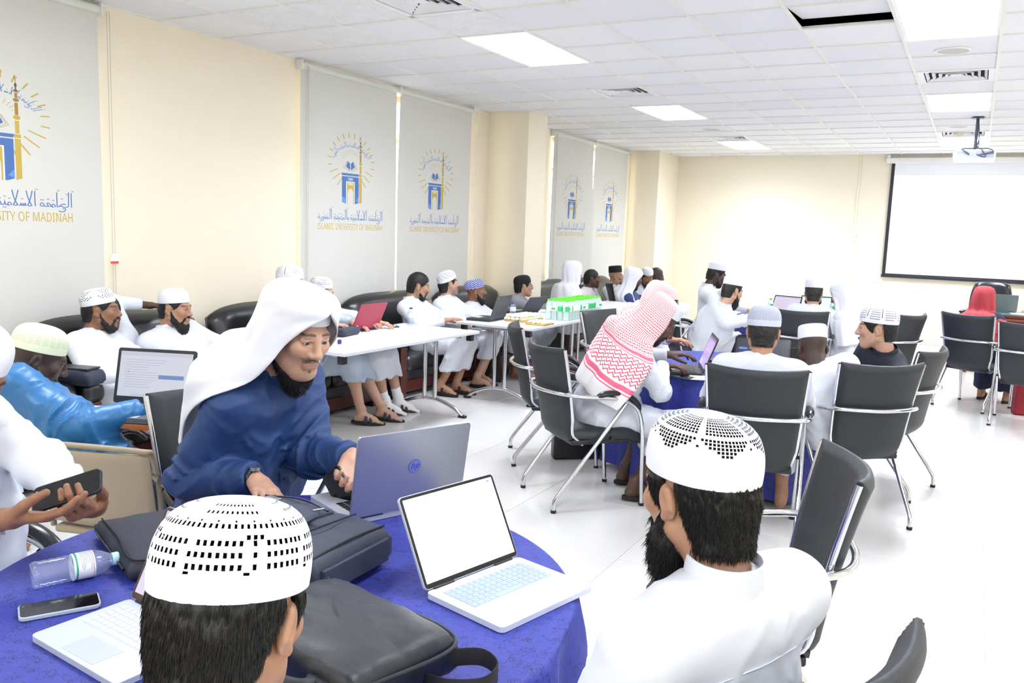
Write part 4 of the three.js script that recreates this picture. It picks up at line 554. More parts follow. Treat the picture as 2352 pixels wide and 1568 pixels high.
// ---------------------------------------------------------------- sofas
let sofa0;
function sofa(z, label) {
  const g = 'black leather sofas along the window wall';
  if (sofa0) { const t = sofa0.clone(); t.name = numbered('leather_sofa'); t.position.z = z; t.userData = { label, category: 'sofa', group: g }; scene.add(t); return t; }
  const t = sofa0 = thing('leather_sofa', label, 'sofa', [-5.36, 0, z], PI / 2, g), W = 1.46;
  const puff = (w, h, d, k) => { const q = rbox(w, h, d, Math.min(h, d) * 0.42, 0, 0, 0, 6), p = q.attributes.position; for (let i = 0; i < p.count; i++) { const x = p.getX(i) / (w / 2), y = p.getY(i) / (h / 2), zz = p.getZ(i) / (d / 2); p.setY(i, p.getY(i) + k * (1 - x * x) * (y > 0 ? 1 : 0) + 0.004 * noise(x * 3, y * 3, zz * 3)); } q.computeVertexNormals(); return q; };
  obj('plinth', [rbox(W - 0.1, 0.13, 0.72, 0.01, 0, 0.12, 0.43), ...[-0.6, 0.6].flatMap((x) => [0.12, 0.74].map((zz) => box(0.08, 0.06, 0.08, x, 0.03, zz)))], M.wood, t);
  obj('seat_body', rbox(W - 0.3, 0.14, 0.74, 0.03, 0, 0.2, 0.42), M.sofaLeather, t);
  for (const x of [-0.295, 0.295]) obj('seat_cushion', puff(0.575, 0.15, 0.66, 0.02).translate(x, 0.325, 0.49), M.sofaLeather, t);
  const bk = slab((u, v) => { const s = 2 * u - 1, top = 0.93 - 0.1 * Math.pow(Math.abs(s), 5); return [s * (W / 2 - 0.04), lerp(0.3, top, v), 0.2 - 0.1 * v + 0.03 * (1 - s * s) * Math.sin(v * PI)]; }, 28, 16, (u, v) => 0.24 * Math.sqrt(clamp(Math.min(u * 2, (1 - u) * 2, (1 - v) * 1.2, 1) * 6, 0.05, 1)) * (1 - 0.25 * v));
  obj('backrest', bk, M.sofaLeather, t);
  for (const s of [-1, 1]) {
    obj('armrest', puff(0.15, 0.13, 0.8, 0.012).translate(s * (W / 2 - 0.075), 0.545, 0.44), M.sofaLeather, t);
    const p = obj('arm_panel', rbox(0.115, 0.46, 0.72, 0.012, s * (W / 2 - 0.07), 0.26, 0.44), M.sofaLeather, t); obj('wood_front', rbox(0.1, 0.47, 0.03, 0.01, s * (W / 2 - 0.07), 0.255, 0.81), M.wood, p);
  }
  return t;
}
[[-2.33, 'black leather sofa cut off by the left edge of the picture'], [-3.82, 'black leather sofa under the plain cream wall, second from the left'], [-5.33, 'black leather sofa behind the man in navy, third from the left'], [-6.95, 'black leather sofa behind the near end of the white tables'], [-8.5, 'black leather sofa just before the square pillar'], [-10.62, 'black leather sofa just past the square pillar'], [-12.25, 'black leather sofa under the far window']].forEach(([z, l]) => sofa(z, l));
// ---------------------------------------------------------------- folding white tables
let tb0;
function whiteTable(x, z, dx, dz, label) {
  const g = 'white folding tables';
  if (tb0) { const t = tb0.clone(); t.name = numbered('folding_table'); t.position.set(x, 0, z); t.rotation.set(0, facing(dx, dz), 0); t.userData = { label, category: 'table', group: g }; scene.add(t); return t; }
  const t = tb0 = thing('folding_table', label, 'table', [x, 0, z], facing(dx, dz), g), L = 1.76, D = 0.8;
  obj('table_top', rbox(L, 0.024, D, 0.002, 0, 0.728, 0), M.tableTop, t); obj('edge_band', [rbox(L + 0.003, 0.02, 0.003, 0.001, 0, 0.727, D / 2), rbox(L + 0.003, 0.02, 0.003, 0.001, 0, 0.727, -D / 2), rbox(0.003, 0.02, D, 0.001, L / 2, 0.727, 0), rbox(0.003, 0.02, D, 0.001, -L / 2, 0.727, 0)], M.tableEdge, t);
  for (const s of [-1, 1]) {
    const X = s * (L / 2 - 0.14), leg = obj('leg_frame', [rod([X, 0.12, -0.055], [X, 0.7, -0.055], 0.018), rod([X, 0.12, 0.055], [X, 0.7, 0.055], 0.018), rbox(0.04, 0.03, 0.6, 0.006, X, 0.695, 0)], M.chrome, t);
    obj('arched_foot', tube([[X, 0.015, -0.34], [X, 0.075, -0.25], [X, 0.125, -0.1], [X, 0.132, 0], [X, 0.125, 0.1], [X, 0.075, 0.25], [X, 0.015, 0.34]], 0.017, 40, 10), M.chrome, leg);
    for (const q of [-1, 1]) obj('foot_cap', rbox(0.04, 0.022, 0.07, 0.006, X, 0.011, q * 0.34), M.rubber, leg);
    for (const q of [-1, 1]) obj('fold_brace', rod([X, 0.58, q * 0.055], [X - s * 0.12, 0.7, q * 0.055], 0.008), M.steel, leg);
    for (const q of [-1, 1]) obj('corner_block', rbox(0.05, 0.06, 0.05, 0.004, s * (L / 2 - 0.05), 0.685, q * (D / 2 - 0.06)), M.blackPlastic, t);
  }
  obj('long_rail', rbox(L - 0.3, 0.025, 0.03, 0.004, 0, 0.7, 0), M.steel, t);
  return t;
}
whiteTable(-4.05, -5.26, 1, 0, 'white folding table with a red laptop on it');
whiteTable(-3.79, -7.5, 1, 0, 'white folding table carrying a pack of green-capped water bottles');
whiteTable(-3.75, -9.3, 1, 0, 'far white folding table behind the water bottle pack');
// ---------------------------------------------------------------- round tables under blue damask
const damask = canvas(512, 512, (k, w, h) => {
  k.fillStyle = '#6f78c6'; k.fillRect(0, 0, w, h); k.lineCap = 'round';
  for (let i = 0; i < 620; i++) {
    const x = rnd() * w, y = rnd() * h, r = rr(6, 17), a = rnd() * 7, dir = rnd() < 0.5 ? 1 : -1; k.strokeStyle = i % 3 ? 'rgba(36,40,100,0.75)' : 'rgba(150,160,235,0.5)'; k.lineWidth = rr(1.4, 2.6);
    for (const [ox, oy] of [[0, 0], [w, 0], [-w, 0], [0, h], [0, -h]]) { k.beginPath(); for (let t = 0; t <= 1; t += 0.08) { const q = a + dir * t * 4.6, rad2 = r * (1 - 0.75 * t), X = x + ox + Math.cos(q) * rad2, Y = y + oy + Math.sin(q) * rad2; t ? k.lineTo(X, Y) : k.moveTo(X, Y); } k.stroke(); }
  }
});
const clothMat = phys('#727cbc', 0.62, { map: damask, sheen: 0.25, sheenColor: new THREE.Color('#7f8be0'), sheenRoughness: 0.5 });
function roundTable(x, z, R, label, clothLabel, phase) {
  const t = thing('round_table', label, 'table', [x, 0, z], 0, 'round tables');
  obj('table_top', cyl(R - 0.01, R - 0.01, 0.03, 48, 0, 0.732, 0), M.tableTop, t); obj('pedestal', [cyl(0.05, 0.05, 0.7, 20, 0, 0.37, 0), cyl(0.28, 0.25, 0.03, 32, 0, 0.016, 0)], M.steel, t);
  const NU = 144, rows = [[0, 0.752], [R * 0.5, 0.752], [R * 0.9, 0.752], [R - 0.004, 0.7515], [R + 0.006, 0.748], [R + 0.012, 0.735], [R + 0.02, 0.66], [R + 0.035, 0.5], [R + 0.05, 0.3], [R + 0.065, 0.05]], P = [], T = [], I = [];
  for (let j = 0; j < rows.length; j++) for (let i = 0; i <= NU; i++) {
    const a = i / NU * 2 * PI, q = clamp((j - 4) / 5, 0, 1), f = q * (0.045 * Math.sin(a * 9 + phase) + 0.022 * Math.sin(a * 16 + phase * 3 + 1) + 0.012 * Math.sin(a * 23 + 2)), r = rows[j][0] + f, down = 0.75 - rows[j][1];
    P.push(Math.cos(a) * r, rows[j][1], Math.sin(a) * r); T.push(Math.cos(a) * (rows[j][0] + down) / 0.36, Math.sin(a) * (rows[j][0] + down) / 0.36);
  }
  for (let j = 0; j < rows.length - 1; j++) for (let i = 0; i < NU; i++) { const a = j * (NU + 1) + i; I.push(a, a + 1, a + NU + 2, a, a + NU + 2, a + NU + 1); }
  const g = new THREE.BufferGeometry(); g.setAttribute('position', new THREE.Float32BufferAttribute(P, 3)); g.setAttribute('uv', new THREE.Float32BufferAttribute(T, 2)); g.setIndex(I); g.computeVertexNormals();
  const c = obj('tablecloth', g, clothMat); c.position.set(x, 0, z); tag(c, clothLabel, 'tablecloth', 'blue tablecloths');
}
roundTable(-1.36, -1.42, 0.68, 'round table in the foreground under a blue cloth', 'blue damask tablecloth on the foreground table with laptops and bags', 0.4);
roundTable(-1.4, -5.62, 0.68, 'round table in the middle of the room under a blue cloth', 'dark blue tablecloth on the middle table behind the leaning man', 2.1);
roundTable(-1.65, -9.8, 0.68, 'round table near the far wall under a blue cloth', 'blue tablecloth on the table nearest the far wall', 1.2);
// ---------------------------------------------------------------- desk, executive chairs
{
  const t = thing('office_desk', 'dark red wood desk with green top in front of the screen', 'desk', [0.95, 0, -12.65]);
  obj('desk_top', rbox(2.0, 0.04, 0.9, 0.008, 0, 0.75, 0), M.deskWood, t); obj('writing_surface', rbox(1.9, 0.006, 0.82, 0.002, 0, 0.772, 0), M.deskTop, t); obj('front_panel', rbox(1.9, 0.62, 0.03, 0.004, 0, 0.42, 0.38), M.deskWood, t);
  for (const s of [-1, 1]) obj('side_panel', rbox(0.04, 0.73, 0.82, 0.004, s * 0.94, 0.365, 0), M.deskWood, t); obj('edge_moulding', rbox(2.02, 0.03, 0.02, 0.006, 0, 0.71, 0.45), std('#7a3a22', 0.4), t);
  const ex = (x, z, turn, label) => {
    const e = thing('executive_chair', label, 'chair', [x, 0, z], turn, 'executive chairs'), lm = phys('#16171d', 0.3);
    obj('backrest', slab((u, v) => { const s = 2 * u - 1; return [s * (0.26 - 0.05 * Math.pow(v, 6)), lerp(0.5, 1.13 - 0.05 * s * s * s * s, v), -0.2 - 0.1 * v + 0.06 * s * s]; }, 20, 20, (u, v) => 0.11 * Math.sqrt(clamp(Math.min(u, 1 - u, (1 - v), 1) * 9, 0.08, 1))), lm, e);
    obj('headrest_seam', tube([[-0.17, 0.98, -0.21], [-0.1, 1.01, -0.235], [0.1, 1.01, -0.235], [0.17, 0.98, -0.21]], 0.008, 20, 6), M.steel, e); obj('lumbar_seam', tube([[-0.2, 0.85, -0.19], [0, 0.86, -0.22], [0.2, 0.85, -0.19]], 0.006, 20, 6), M.steel, e);
    obj('seat', rbox(0.52, 0.12, 0.5, 0.05, 0, 0.47, 0.03, 4), lm, e); for (const s of [-1, 1]) { const a = obj('arm', tube([[s * 0.27, 0.47, -0.1], [s * 0.31, 0.6, -0.08], [s * 0.31, 0.68, 0.0], [s * 0.3, 0.69, 0.2]], 0.02, 20, 8), M.blackPlastic, e); obj('arm_pad', rbox(0.06, 0.03, 0.28, 0.012, s * 0.305, 0.705, 0.08), lm, a); }
    obj('column', cyl(0.03, 0.03, 0.32, 16, 0, 0.27, 0.02), M.blackPlastic, e); for (let k = 0; k < 5; k++) { const a = k * 2 * PI / 5; obj('base_leg', rod([0, 0.1, 0.02], [Math.cos(a) * 0.3, 0.06, 0.02 + Math.sin(a) * 0.3], 0.024, 0.016), M.blackPlastic, e); obj('castor', cyl(0.028, 0.028, 0.03, 14).rotateZ(PI / 2).translate(Math.cos(a) * 0.3, 0.028, 0.02 + Math.sin(a) * 0.3), M.rubber, e); }
  };
  ex(0.22, -13.45, -0.1, 'high black leather executive chair behind the red checked headscarf'); ex(1.0, -13.35, -0.25, 'black executive chair cut off by the right edge behind the desk');
}
// chairs: position, facing direction, label
chair(-1.98, -4.62, 0.66, -0.75, 'black conference chair of the man leaning forward in red and white headscarf');
chair(-2.52, -5.32, 0.85, -0.52, 'empty black conference chair left of the leaning man, pink glint on its edge');
chair(-2.52, -6.6, 0.97, 0.24, 'black conference chair behind the leaning man, just right of the bottle pack');
chair(-0.98, -4.62, -0.2, -0.98, 'black conference chair holding the man in grey knitted cap');
chair(-0.56, -5.22, -0.62, -0.78, 'black conference chair holding the dark-skinned man in plain white cap');
chair(-0.45, -6.0, -0.97, -0.24, 'black conference chair behind the young man in black');
chair(-2.6, -8.75, 0.75, -0.66, 'black conference chair beside the bearded man in white cap, facing the far wall');
chair(-1.42, -8.55, -0.08, -1, 'black conference chair in the middle distance directly behind the dark man in white cap');
chair(-0.72, -8.9, -0.9, -0.4, 'black conference chair mostly hidden behind the young man with crochet cap');
chair(0.1, -9.62, 0.42, -0.9, 'black conference chair holding the man in red checked headscarf at right');
chair(0.52, -8.95, 0.1, -1, 'black conference chair cut off by the right edge of the picture');
chair(-4.02, -10.75, 0.9, -0.42, 'black conference chair behind the seated man in navy and white headscarf, far left');
chair(-2.3, -2.2, 0.92, 0.3, 'black conference chair behind the man in navy robe');
chair(-0.555, -2.57, -0.94, 0.33, 'empty black conference chair at right of the foreground, seen from its side');
chair(-0.38, -1.47, -0.9, -0.44, 'black conference chair at the bottom right under the man in white');
chair(-2.36, -1.12, 0.97, -0.2, 'black conference chair at the left edge holding the man with a phone');
chair(0.84, -5.2, 0.9, 0.3, 'black conference chair outside the right edge, only a chrome leg showing');
// ---------------------------------------------------------------- caps and cloths used below
const chevron = (bg, fg, n, rows, lw) => canvas(1024, 512, (k, w, h) => { k.fillStyle = bg; k.fillRect(0, 0, w, h); k.strokeStyle = fg; k.lineWidth = lw; k.lineCap = 'round'; const q = w / n; for (let c = 0; c < n; c++) for (let r = 0; r < rows; r++) { const y = h * (0.82 - r * 0.62 / rows), s = c % 2 ? 1 : -1; k.beginPath(); k.moveTo(c * q + q * 0.12, y - s * q * 0.16); k.lineTo(c * q + q * 0.88, y + s * q * 0.16); k.stroke(); } });
const greenCap = std('#ffffff', 0.85, { map: chevron('#e9efcf', '#a9b28c', 24, 15, 4) }), greyKnitT = chevron('#c6c8d6', '#989bae', 36, 30, 6), greyKnit = std('#ffffff', 0.9, { map: greyKnitT, bumpMap: greyKnitT, bumpScale: 0.002 });
const blueWrap = std('#ffffff', 0.9, { map: canvas(512, 256, (k, w, h) => { k.fillStyle = '#eceae2'; k.fillRect(0, 0, w, h); k.fillStyle = '#2440a6'; for (let i = 0; i < 9; i++) { k.beginPath(); const y = i * 34 - 20; k.moveTo(0, y); for (let x = 0; x <= w; x += 16) k.lineTo(x, y + (x / 16 % 2 ? 26 : 0) + x * 0.14); for (let x = w; x >= 0; x -= 16) k.lineTo(x, y + 16 + (x / 16 % 2 ? 30 : 8) + x * 0.14); k.fill(); } }) });
const blackCap = std('#15161b', 0.8), navy = phys('#1d3b6e', 0.62, { sheen: 0.25, sheenColor: new THREE.Color('#5f86c8'), sheenRoughness: 0.5 }), satin = phys('#2a6ca2', 0.4, { sheen: 0.35, sheenColor: new THREE.Color('#9fd0f5'), sheenRoughness: 0.35 }), lilac = cloth('#cdd0e0', 0.85), greyBlue = cloth('#b9c6d8', 0.85), midGrey = cloth('#8d8f95', 0.85), pinkish = cloth('#e6dee2', 0.85), blackCloth = cloth('#1b1e2b', 0.8), paleBlue = cloth('#c8d6ec', 0.85);
const brownSole = std('#4a3626', 0.7), blackSole = std('#1d1b1a', 0.75), tanSole = std('#b9a98f', 0.7), sock = std('#f0f0f0', 0.9);
const capBig = { h: 0.104, y: 0.036, nu: 84, nv: 27, tilt: -10, hole: (i, j) => { const m = i % 14; if (j >= 9 && j <= 13) return Math.abs(m - 7) <= (j - 8.2) * 1.45 ? [0.66, 0.74] : (j === 11 && m === 0 ? [0.6, 0.6] : false); if (j >= 15 && j <= 21) return m > 1 ? [0.68, 0.72] : false; return false; } };
const capSlits = { h: 0.096, y: 0.036, nu: 72, nv: 24, tilt: -4, hole: (i, j) => { const m = i % 18; if (j === 4) return m === 0 || m === 8 ? [0.8, 0.45] : false; if (j === 5 || j === 7) return m !== 8 && m !== 10 && m !== 17 ? [0.5, 0.92] : false; if (j === 9) return m !== 0 && m !== 8 && m !== 10 ? [0.5, 0.92] : false; if (j === 10) return m > 7 && m < 11 ? [0.55, 0.8] : false; if (j === 12) return [0.42, 0.9]; if (j === 15 || j === 17) return m < 11 ? [0.42, 0.7] : false; if (j === 13) return m % 3 === 0 ? [0.3, 0.4] : false; return false; } };
const capBlocks = { nu: 96, nv: 24, h: 0.104, y: 0.036, tilt: -7, hole: (i, j) => (j >= 3 && j <= 16 && j % 2 === 1 && i % 12 > 3 ? [0.6, 0.72] : j > 4 && j < 14 && i % 12 === 1 ? [0.7, 0.8] : false) };
const capFine = { nu: 56, nv: 20, h: 0.1, y: 0.04, hole: (i, j) => (j > 3 && j < 13 && (i + j) % 2 === 0 && Math.abs((i % 14) - 7) < (j % 7) + 1 ? [0.6, 0.7] : false) };
const capPanels = { nu: 64, nv: 20, h: 0.104, y: 0.038, hole: (i, j) => (j > 4 && j < 13 && i % 16 > 2 && i % 16 < 9 && (i + j) % 2 ? [0.5, 0.55] : j > 3 && j < 16 && i % 16 === 12 ? [0.35, 0.9] : false) };
const P = {};
// ---------------------------------------------------------------- the foreground table
P.navyMan = person({ label: 'man in navy robe and white headscarf looking down at a laptop', hip: [-2.27, -2.07], face: [0.99, -0.1], head: [-1.869, 1.255, -2.011], look: [0.985, 0.17], headSize: 1.08, moustache: true, pitch: 17, roll: -3, skin: SK.fair, seat: 0.4, build: 1.14, belly: 1.3, shoulder: 0.18, sleeveW: 1.2, cloth: navy, cell: 0.0065, fold: 0.012, headCell: 0.002, lids: 0.0045, beard: { chin: true, strands: 2600, hairLen: 0.014 }, stubble: 0.3, shape: (g) => g.scale(1.07, 1, 1), hair: { grow: 0.006 }, cap: { ...capBig, h: 0.09, m: capWhite },
  R: { at: [-1.885, 0.812, -1.845], dir: [0.85, -0.18, 0.42], palm: [0.05, -1, 0.1], pole: [-0.75, -0.9, 0.1], curl: [0.42, 0.4, 0.45, 0.5], thumb: 0.25, spread: 0.1, cell: 0.0026 }, L: { at: [-1.66, 0.872, -2.03], dir: [0.25, -0.4, 0.55], palm: [0.5, -0.1, 0.6], pole: [-0.5, -0.9, -0.1], curl: [0.6, 0.65, 0.7, 0.7], cell: 0.003 }, FL: [-1.85, 0.09, -2.2], FR: [-1.9, 0.09, -1.95], collarH: 0.045,
  scarf: { nu: 72, nv: 56, seed: 1.3, wrinkle: 0.002, rows: [{ y: 0.14, rx: 0.004, rz: 0.004 }, { y: 0.138, rx: 0.04, rz: 0.052, lift: 0.006 }, { y: 0.122, rx: 0.082, rz: 0.108, lift: 0.012 }, { y: 0.092, rx: 0.1, rz: 0.129, a: 179, lift: 0.012 }, { y: 0.052, rx: 0.108, rz: 0.128, r: 148, l: 146, fold: 0.002 }, { y: -0.008, rx: 0.122, rz: 0.132, r: 130, l: 118, fold: 0.004 }, { y: -0.07, rx: 0.138, rz: 0.15, r: 121, l: 92, fold: 0.006, cz: -0.02 }, { body: 1, y: 0.045, rx: 0.185, rz: 0.18, r: 112, l: 80, cz: -0.03, fold: 0.005 }, { body: 1, y: -0.04, rx: 0.25, rz: 0.21, r: 88, l: 70, cz: -0.03, fold: 0.008 }, { body: 1, y: -0.18, rx: 0.24, rz: 0.215, r: 64, l: 60, cz: -0.02, fold: 0.01 }, { body: 1, y: -0.34, rx: 0.2, rz: 0.215, r: 54, l: 52, cz: -0.015, fold: 0.012 }] } });
P.phoneMan = person({ label: 'man in white robe at the left edge holding a phone', hip: [-2.3, -1.16], face: [0.97, -0.2], head: [-2.2, 1.2, -1.17], look: [0.9, -0.3], pitch: 35, skin: SK.brown, seat: 0.42, build: 1.05, cell: 0.0085, fold: 0.007, hair: true, beard: 0.02, cap: capPlain,
  R: { at: [-1.885, 0.905, -1.085], dir: [0.75, 0.05, -0.55], palm: [0.1, 0.9, -0.4], pole: [-0.3, -0.8, 0.5], curl: [0.3, 0.35, 0.4, 0.5], thumb: 0.5, sleeve: 0.86, cell: 0.0026 }, L: { at: [-1.85, 0.885, -1.28], dir: [0.55, 0.15, 0.75], palm: [-0.25, 0.75, 0.2], pole: [0.1, -0.6, -0.8], curl: [0.65, 0.7, 0.75, 0.8], thumb: 0.3, sleeve: 0.9, cell: 0.0026 }, FL: [-1.72, 0.09, -1.4], FR: [-1.8, 0.09, -1.1] });
P.slitCap = person({ label: 'person in the bottom foreground seen from behind, white cap with rows of slits', hip: [-0.7, -0.58], face: [-0.5, -0.86], head: [-0.763, 1.12, -0.708], look: [-0.3, -0.95], pitch: 17, skin: SK.tan, seat: 0.4, cell: 0.009, headCell: 0.0022, hair: { grow: 0.011, nape: -0.095, sideburn: -0.04, strands: 15000, len: 0.013 }, cap: capSlits });
P.beardCap = person({ label: 'bearded man in white crochet cap and white shirt, right foreground, seen from behind', hip: [-0.385, -1.462], face: [-0.9, -0.44], head: [-0.394, 1.153, -1.44], look: [-0.86, -0.52], pitch: 8, roll: 0, skin: SK.tan, seat: 0.4, build: 1.1, shoulder: 0.19, cell: 0.0075, fold: 0.005, headCell: 0.0022, hair: { grow: 0.011, nape: -0.095, sideburn: -0.04, strands: 15000, len: 0.013 }, beard: { len: 0.045, wide: 1.1, strands: 5000, hairLen: 0.022 }, cap: capBig, collarH: 0.05, R: { at: [-0.66, 0.58, -1.75], pole: [0.5, -0.4, -0.6] }, L: { at: [-0.68, 0.58, -1.45], pole: [0.2, -0.5, 0.6] } });
// ---------------------------------------------------------------- the left side
P.satinMan = person({ label: 'man in shiny blue shirt and pale green cap with a laptop', hip: [-2.87, -2.1], face: [0.1, -1], head: [-3.26, 1.025, -2.03], look: [0.5, -0.86], pitch: 24, skin: SK.deep, seat: 0.42, build: 1.02, cell: 0.0065, fold: 0.014, cloth: satin, sleeveW: 1.2, cap: { h: 0.104, rx: 0.0815, rz: 0.103, nu: 64, nv: 22, y: 0.03, tilt: -8, m: greenCap },
  R: { at: [-2.86, 0.835, -2.2], dir: [-0.3, 0.0, -0.95], palm: [0, -1, 0.1], pole: [0.7, -0.9, 0.6], cell: 0.0035 }, L: { at: [-3.25, 0.66, -2.35], pole: [-1, -0.3, 0.2] }, FR: [-2.68, 0.09, -2.46], FL: [-3.0, 0.09, -2.55] });
P.edgeMan = person({ label: 'man in pale blue shirt cut off by the left edge behind the blue shirt', hip: [-4.45, -2.2], face: [1, 0.1], head: [-4.32, 1.0, -2.25], look: [0.9, -0.3], pitch: 10, skin: SK.brown, seat: 0.34, cloth: paleBlue, hair: true, L: { at: [-4.15, 0.93, -2.42], pole: [0.4, -0.8, -0.2], curl: [1.1, 1.1, 1.1, 1.1] } });
const onSofa = { seat: 0.36, face: [1, 0], noFeet: false };
P.sofa1 = person({ ...onSofa, label: 'man in white robe and crochet cap on the sofa, looking right, short beard', hip: [-4.74, -3.42], face: [0.93, -0.37], head: [-4.834, 1.005, -3.428], look: [0.72, -0.7], skin: SK.brown, cell: 0.011, cap: { ...capFine, tilt: -12 }, hair: { grow: 0.003 }, beard: 0.014, R: { at: [-4.4, 0.66, -3.35] }, L: { at: [-4.42, 0.68, -3.55] } });
P.sofa2 = person({ ...onSofa, label: 'man with full black beard and plain white cap typing on a dark laptop', hip: [-4.68, -3.98], head: [-4.751, 0.99, -3.93], face: [0.93, 0.1], look: [0.85, -0.35], skin: SK.tan, cell: 0.011, cap: { ...capPlain, h: 0.098 }, hair: { grow: 0.004 }, beard: 0.035, pitch: 4, R: { at: [-4.28, 0.69, -3.88], dir: [0.3, -0.05, -0.9], curl: [0.15, 0.2, 0.3, 0.35], spread: 0.16 }, L: { at: [-4.36, 0.7, -4.22] } });
P.hidden = person({ ...onSofa, label: 'man hidden behind the crochet cap, arm resting along the sofa back', hip: [-4.86, -3.66], head: [-4.96, 0.955, -3.56], look: [0.8, 0.3], skin: SK.dark, cell: 0.013, hair: true, shoulder: 0.16, build: 0.85, L: { at: [-5.06, 0.985, -3.97], dir: [0.12, -0.05, -1], palm: [0.2, -1, 0], pole: [-0.6, 0.6, 0.2], sleeve: 0.8, curl: [0.5, 0.55, 0.6, 0.6] } });
P.sofa3 = person({ ...onSofa, label: 'man in blue-grey shirt, white panelled cap and glasses behind the navy man', hip: [-4.72, -5.1], head: [-4.786, 1.118, -5.077], face: [0.9, -0.4], look: [0.75, -0.66], pitch: 8, skin: SK.fair, cell: 0.011, cloth: greyBlue, cap: capPanels, hair: { grow: 0.008, nape: -0.085 }, glasses: true, FR: [-4.22, 0.1, -5.28], FL: [-4.18, 0.1, -5.5], FRd: [0.75, -0.1, -0.6], FLd: [0.85, -0.1, -0.35], hem: 0.36, sandals: { sole: blackSole, strap: std('#2f3446', 0.8), n: 3 }, R: { at: [-4.38, 0.8, -5.05] }, L: { at: [-4.4, 0.8, -5.4] } });
P.sofa4 = person({ ...onSofa, label: 'older man in white with white cap behind the red laptop', hip: [-4.74, -5.52], head: [-4.836, 1.018, -5.494], face: [0.97, -0.1], look: [0.9, -0.1], pitch: 14, skin: SK.fair, cell: 0.011, cap: { ...capFine, h: 0.09, tilt: -14 }, hair: { grow: 0.003 }, stubble: 0.3, FL: [-4.28, 0.1, -5.86], FR: [-4.3, 0.1, -5.7], FLd: [0.75, -0.1, -0.5], FRd: [0.8, -0.1, -0.45], hem: 0.33, sandals: { sole: brownSole, strap: brownSole, n: 3, sock }, R: { at: [-4.42, 0.78, -5.5] }, L: { at: [-4.36, 0.78, -5.72] } });
P.sofa5 = person({ ...onSofa, label: 'bareheaded man with short black hair and beard in white', hip: [-4.72, -6.9], head: [-4.806, 1.02, -6.887], face: [0.95, -0.2], look: [0.75, -0.62], pitch: 10, skin: SK.tan, cell: 0.011, hair: { grow: 0.012, front: 0.058, nape: -0.08, sideburn: 0.0 }, beard: { len: 0.01, side: 0.6 }, FL: [-4.32, 0.1, -6.86], FR: [-4.4, 0.1, -6.7], sandals: { sole: blackSole }, R: { at: [-4.4, 0.72, -6.75] }, L: { at: [-4.4, 0.7, -7.0] } });
P.sofa6 = person({ ...onSofa, label: 'man in white with dotted white cap turned to look at the screen', hip: [-4.7, -7.42], head: [-4.797, 1.025, -7.409], face: [0.95, -0.2], look: [0.5, -0.85], pitch: -8, skin: SK.fair, cell: 0.011, cap: { ...capDots, h: 0.1, y: 0.038, tilt: -14 }, hair: { grow: 0.006, nape: -0.085 }, stubble: 0.7, FL: [-4.33, 0.1, -7.26], FR: [-4.38, 0.1, -7.42], sandals: { sole: blackSole, n: 1 }, hem: 0.3, R: { at: [-4.3, 0.62, -7.3] }, L: { at: [-4.3, 0.62, -7.5] } });
P.sofa7 = person({ ...onSofa, label: 'man with blue and white wrapped turban and black beard', hip: [-4.72, -7.98], head: [-4.797, 0.923, -7.968], seat: 0.34, face: [0.95, -0.2], look: [0.8, -0.55], pitch: -4, skin: SK.brown, cell: 0.012, cap: { name: 'turban', h: 0.095, rx: 0.089, rz: 0.11, nu: 48, nv: 16, y: 0.034, tilt: -10, m: blueWrap }, beard: 0.026, hem: 0.3, R: { at: [-4.4, 0.66, -7.8] }, L: { at: [-4.4, 0.66, -8.1] } });
P.sofa8 = person({ ...onSofa, label: 'man in grey shirt, black cap and glasses before the square pillar', hip: [-4.72, -8.92], head: [-4.75, 0.935, -9.0], seat: 0.34, face: [0.95, -0.25], look: [0.72, -0.7], pitch: -2, skin: SK.fair, cell: 0.012, cloth: midGrey, cap: { h: 0.1, nu: 48, nv: 16, y: 0.036, tilt: -8, m: blackCap }, hair: { grow: 0.006 }, glasses: true, hem: 0.28, FL: [-4.38, 0.1, -8.6], FR: [-4.35, 0.1, -8.2], sandals: { sole: tanSole, n: 2 }, R: { at: [-4.3, 0.74, -9.0] } });
// ---------------------------------------------------------------- far left group
P.far1 = person({ label: 'man in long white headscarf seen from behind, beside the bottle pack', hip: [-4.2, -9.05], face: [0.6, -0.8], head: [-4.16, 1.12, -9.12], look: [0.6, -0.8], skin: SK.tan, seat: 0.44, cell: 0.014, cloth: cloth('#e6e3e4'), scarf: { seed: 2 }, hem: 0.2 });
P.far2 = person({ ...onSofa, label: 'bareheaded man in pale pink shirt on the far sofa', hip: [-4.6, -10.55], head: [-4.518, 0.99, -10.539], look: [0.85, -0.5], skin: SK.dark, cell: 0.013, cloth: pinkish, hair: { grow: 0.004 }, stubble: 0.3 });
P.far3 = person({ ...onSofa, label: 'man with square black cap mostly hidden behind a white headscarf', hip: [-4.72, -11.85], head: [-4.683, 0.975, -11.824], look: [0.9, -0.3], skin: SK.tan, cell: 0.015, cap: { ...capKufi, h: 0.1, m: blackCap } });
P.far4 = person({ label: 'man in navy robe and white headscarf in the distance', hip: [-3.92, -10.6], face: [0.9, -0.42], head: [-3.88, 1.03, -10.4], look: [0.9, -0.35], pitch: 12, skin: SK.dark, seat: 0.42, cell: 0.013, cloth: cloth('#22346a', 0.7), beard: 0.012, scarf: { seed: 4 } });
P.far5 = person({ label: 'man with black beard and white cap in the distance facing the camera', hip: [-4.15, -11.75], face: [0.7, 0.7], head: [-4.13, 1.0, -11.64], look: [0.55, 0.75], pitch: 16, skin: SK.brown, seat: 0.4, cell: 0.014, cap: capPlain, beard: 0.03, hair: { grow: 0.003 } });
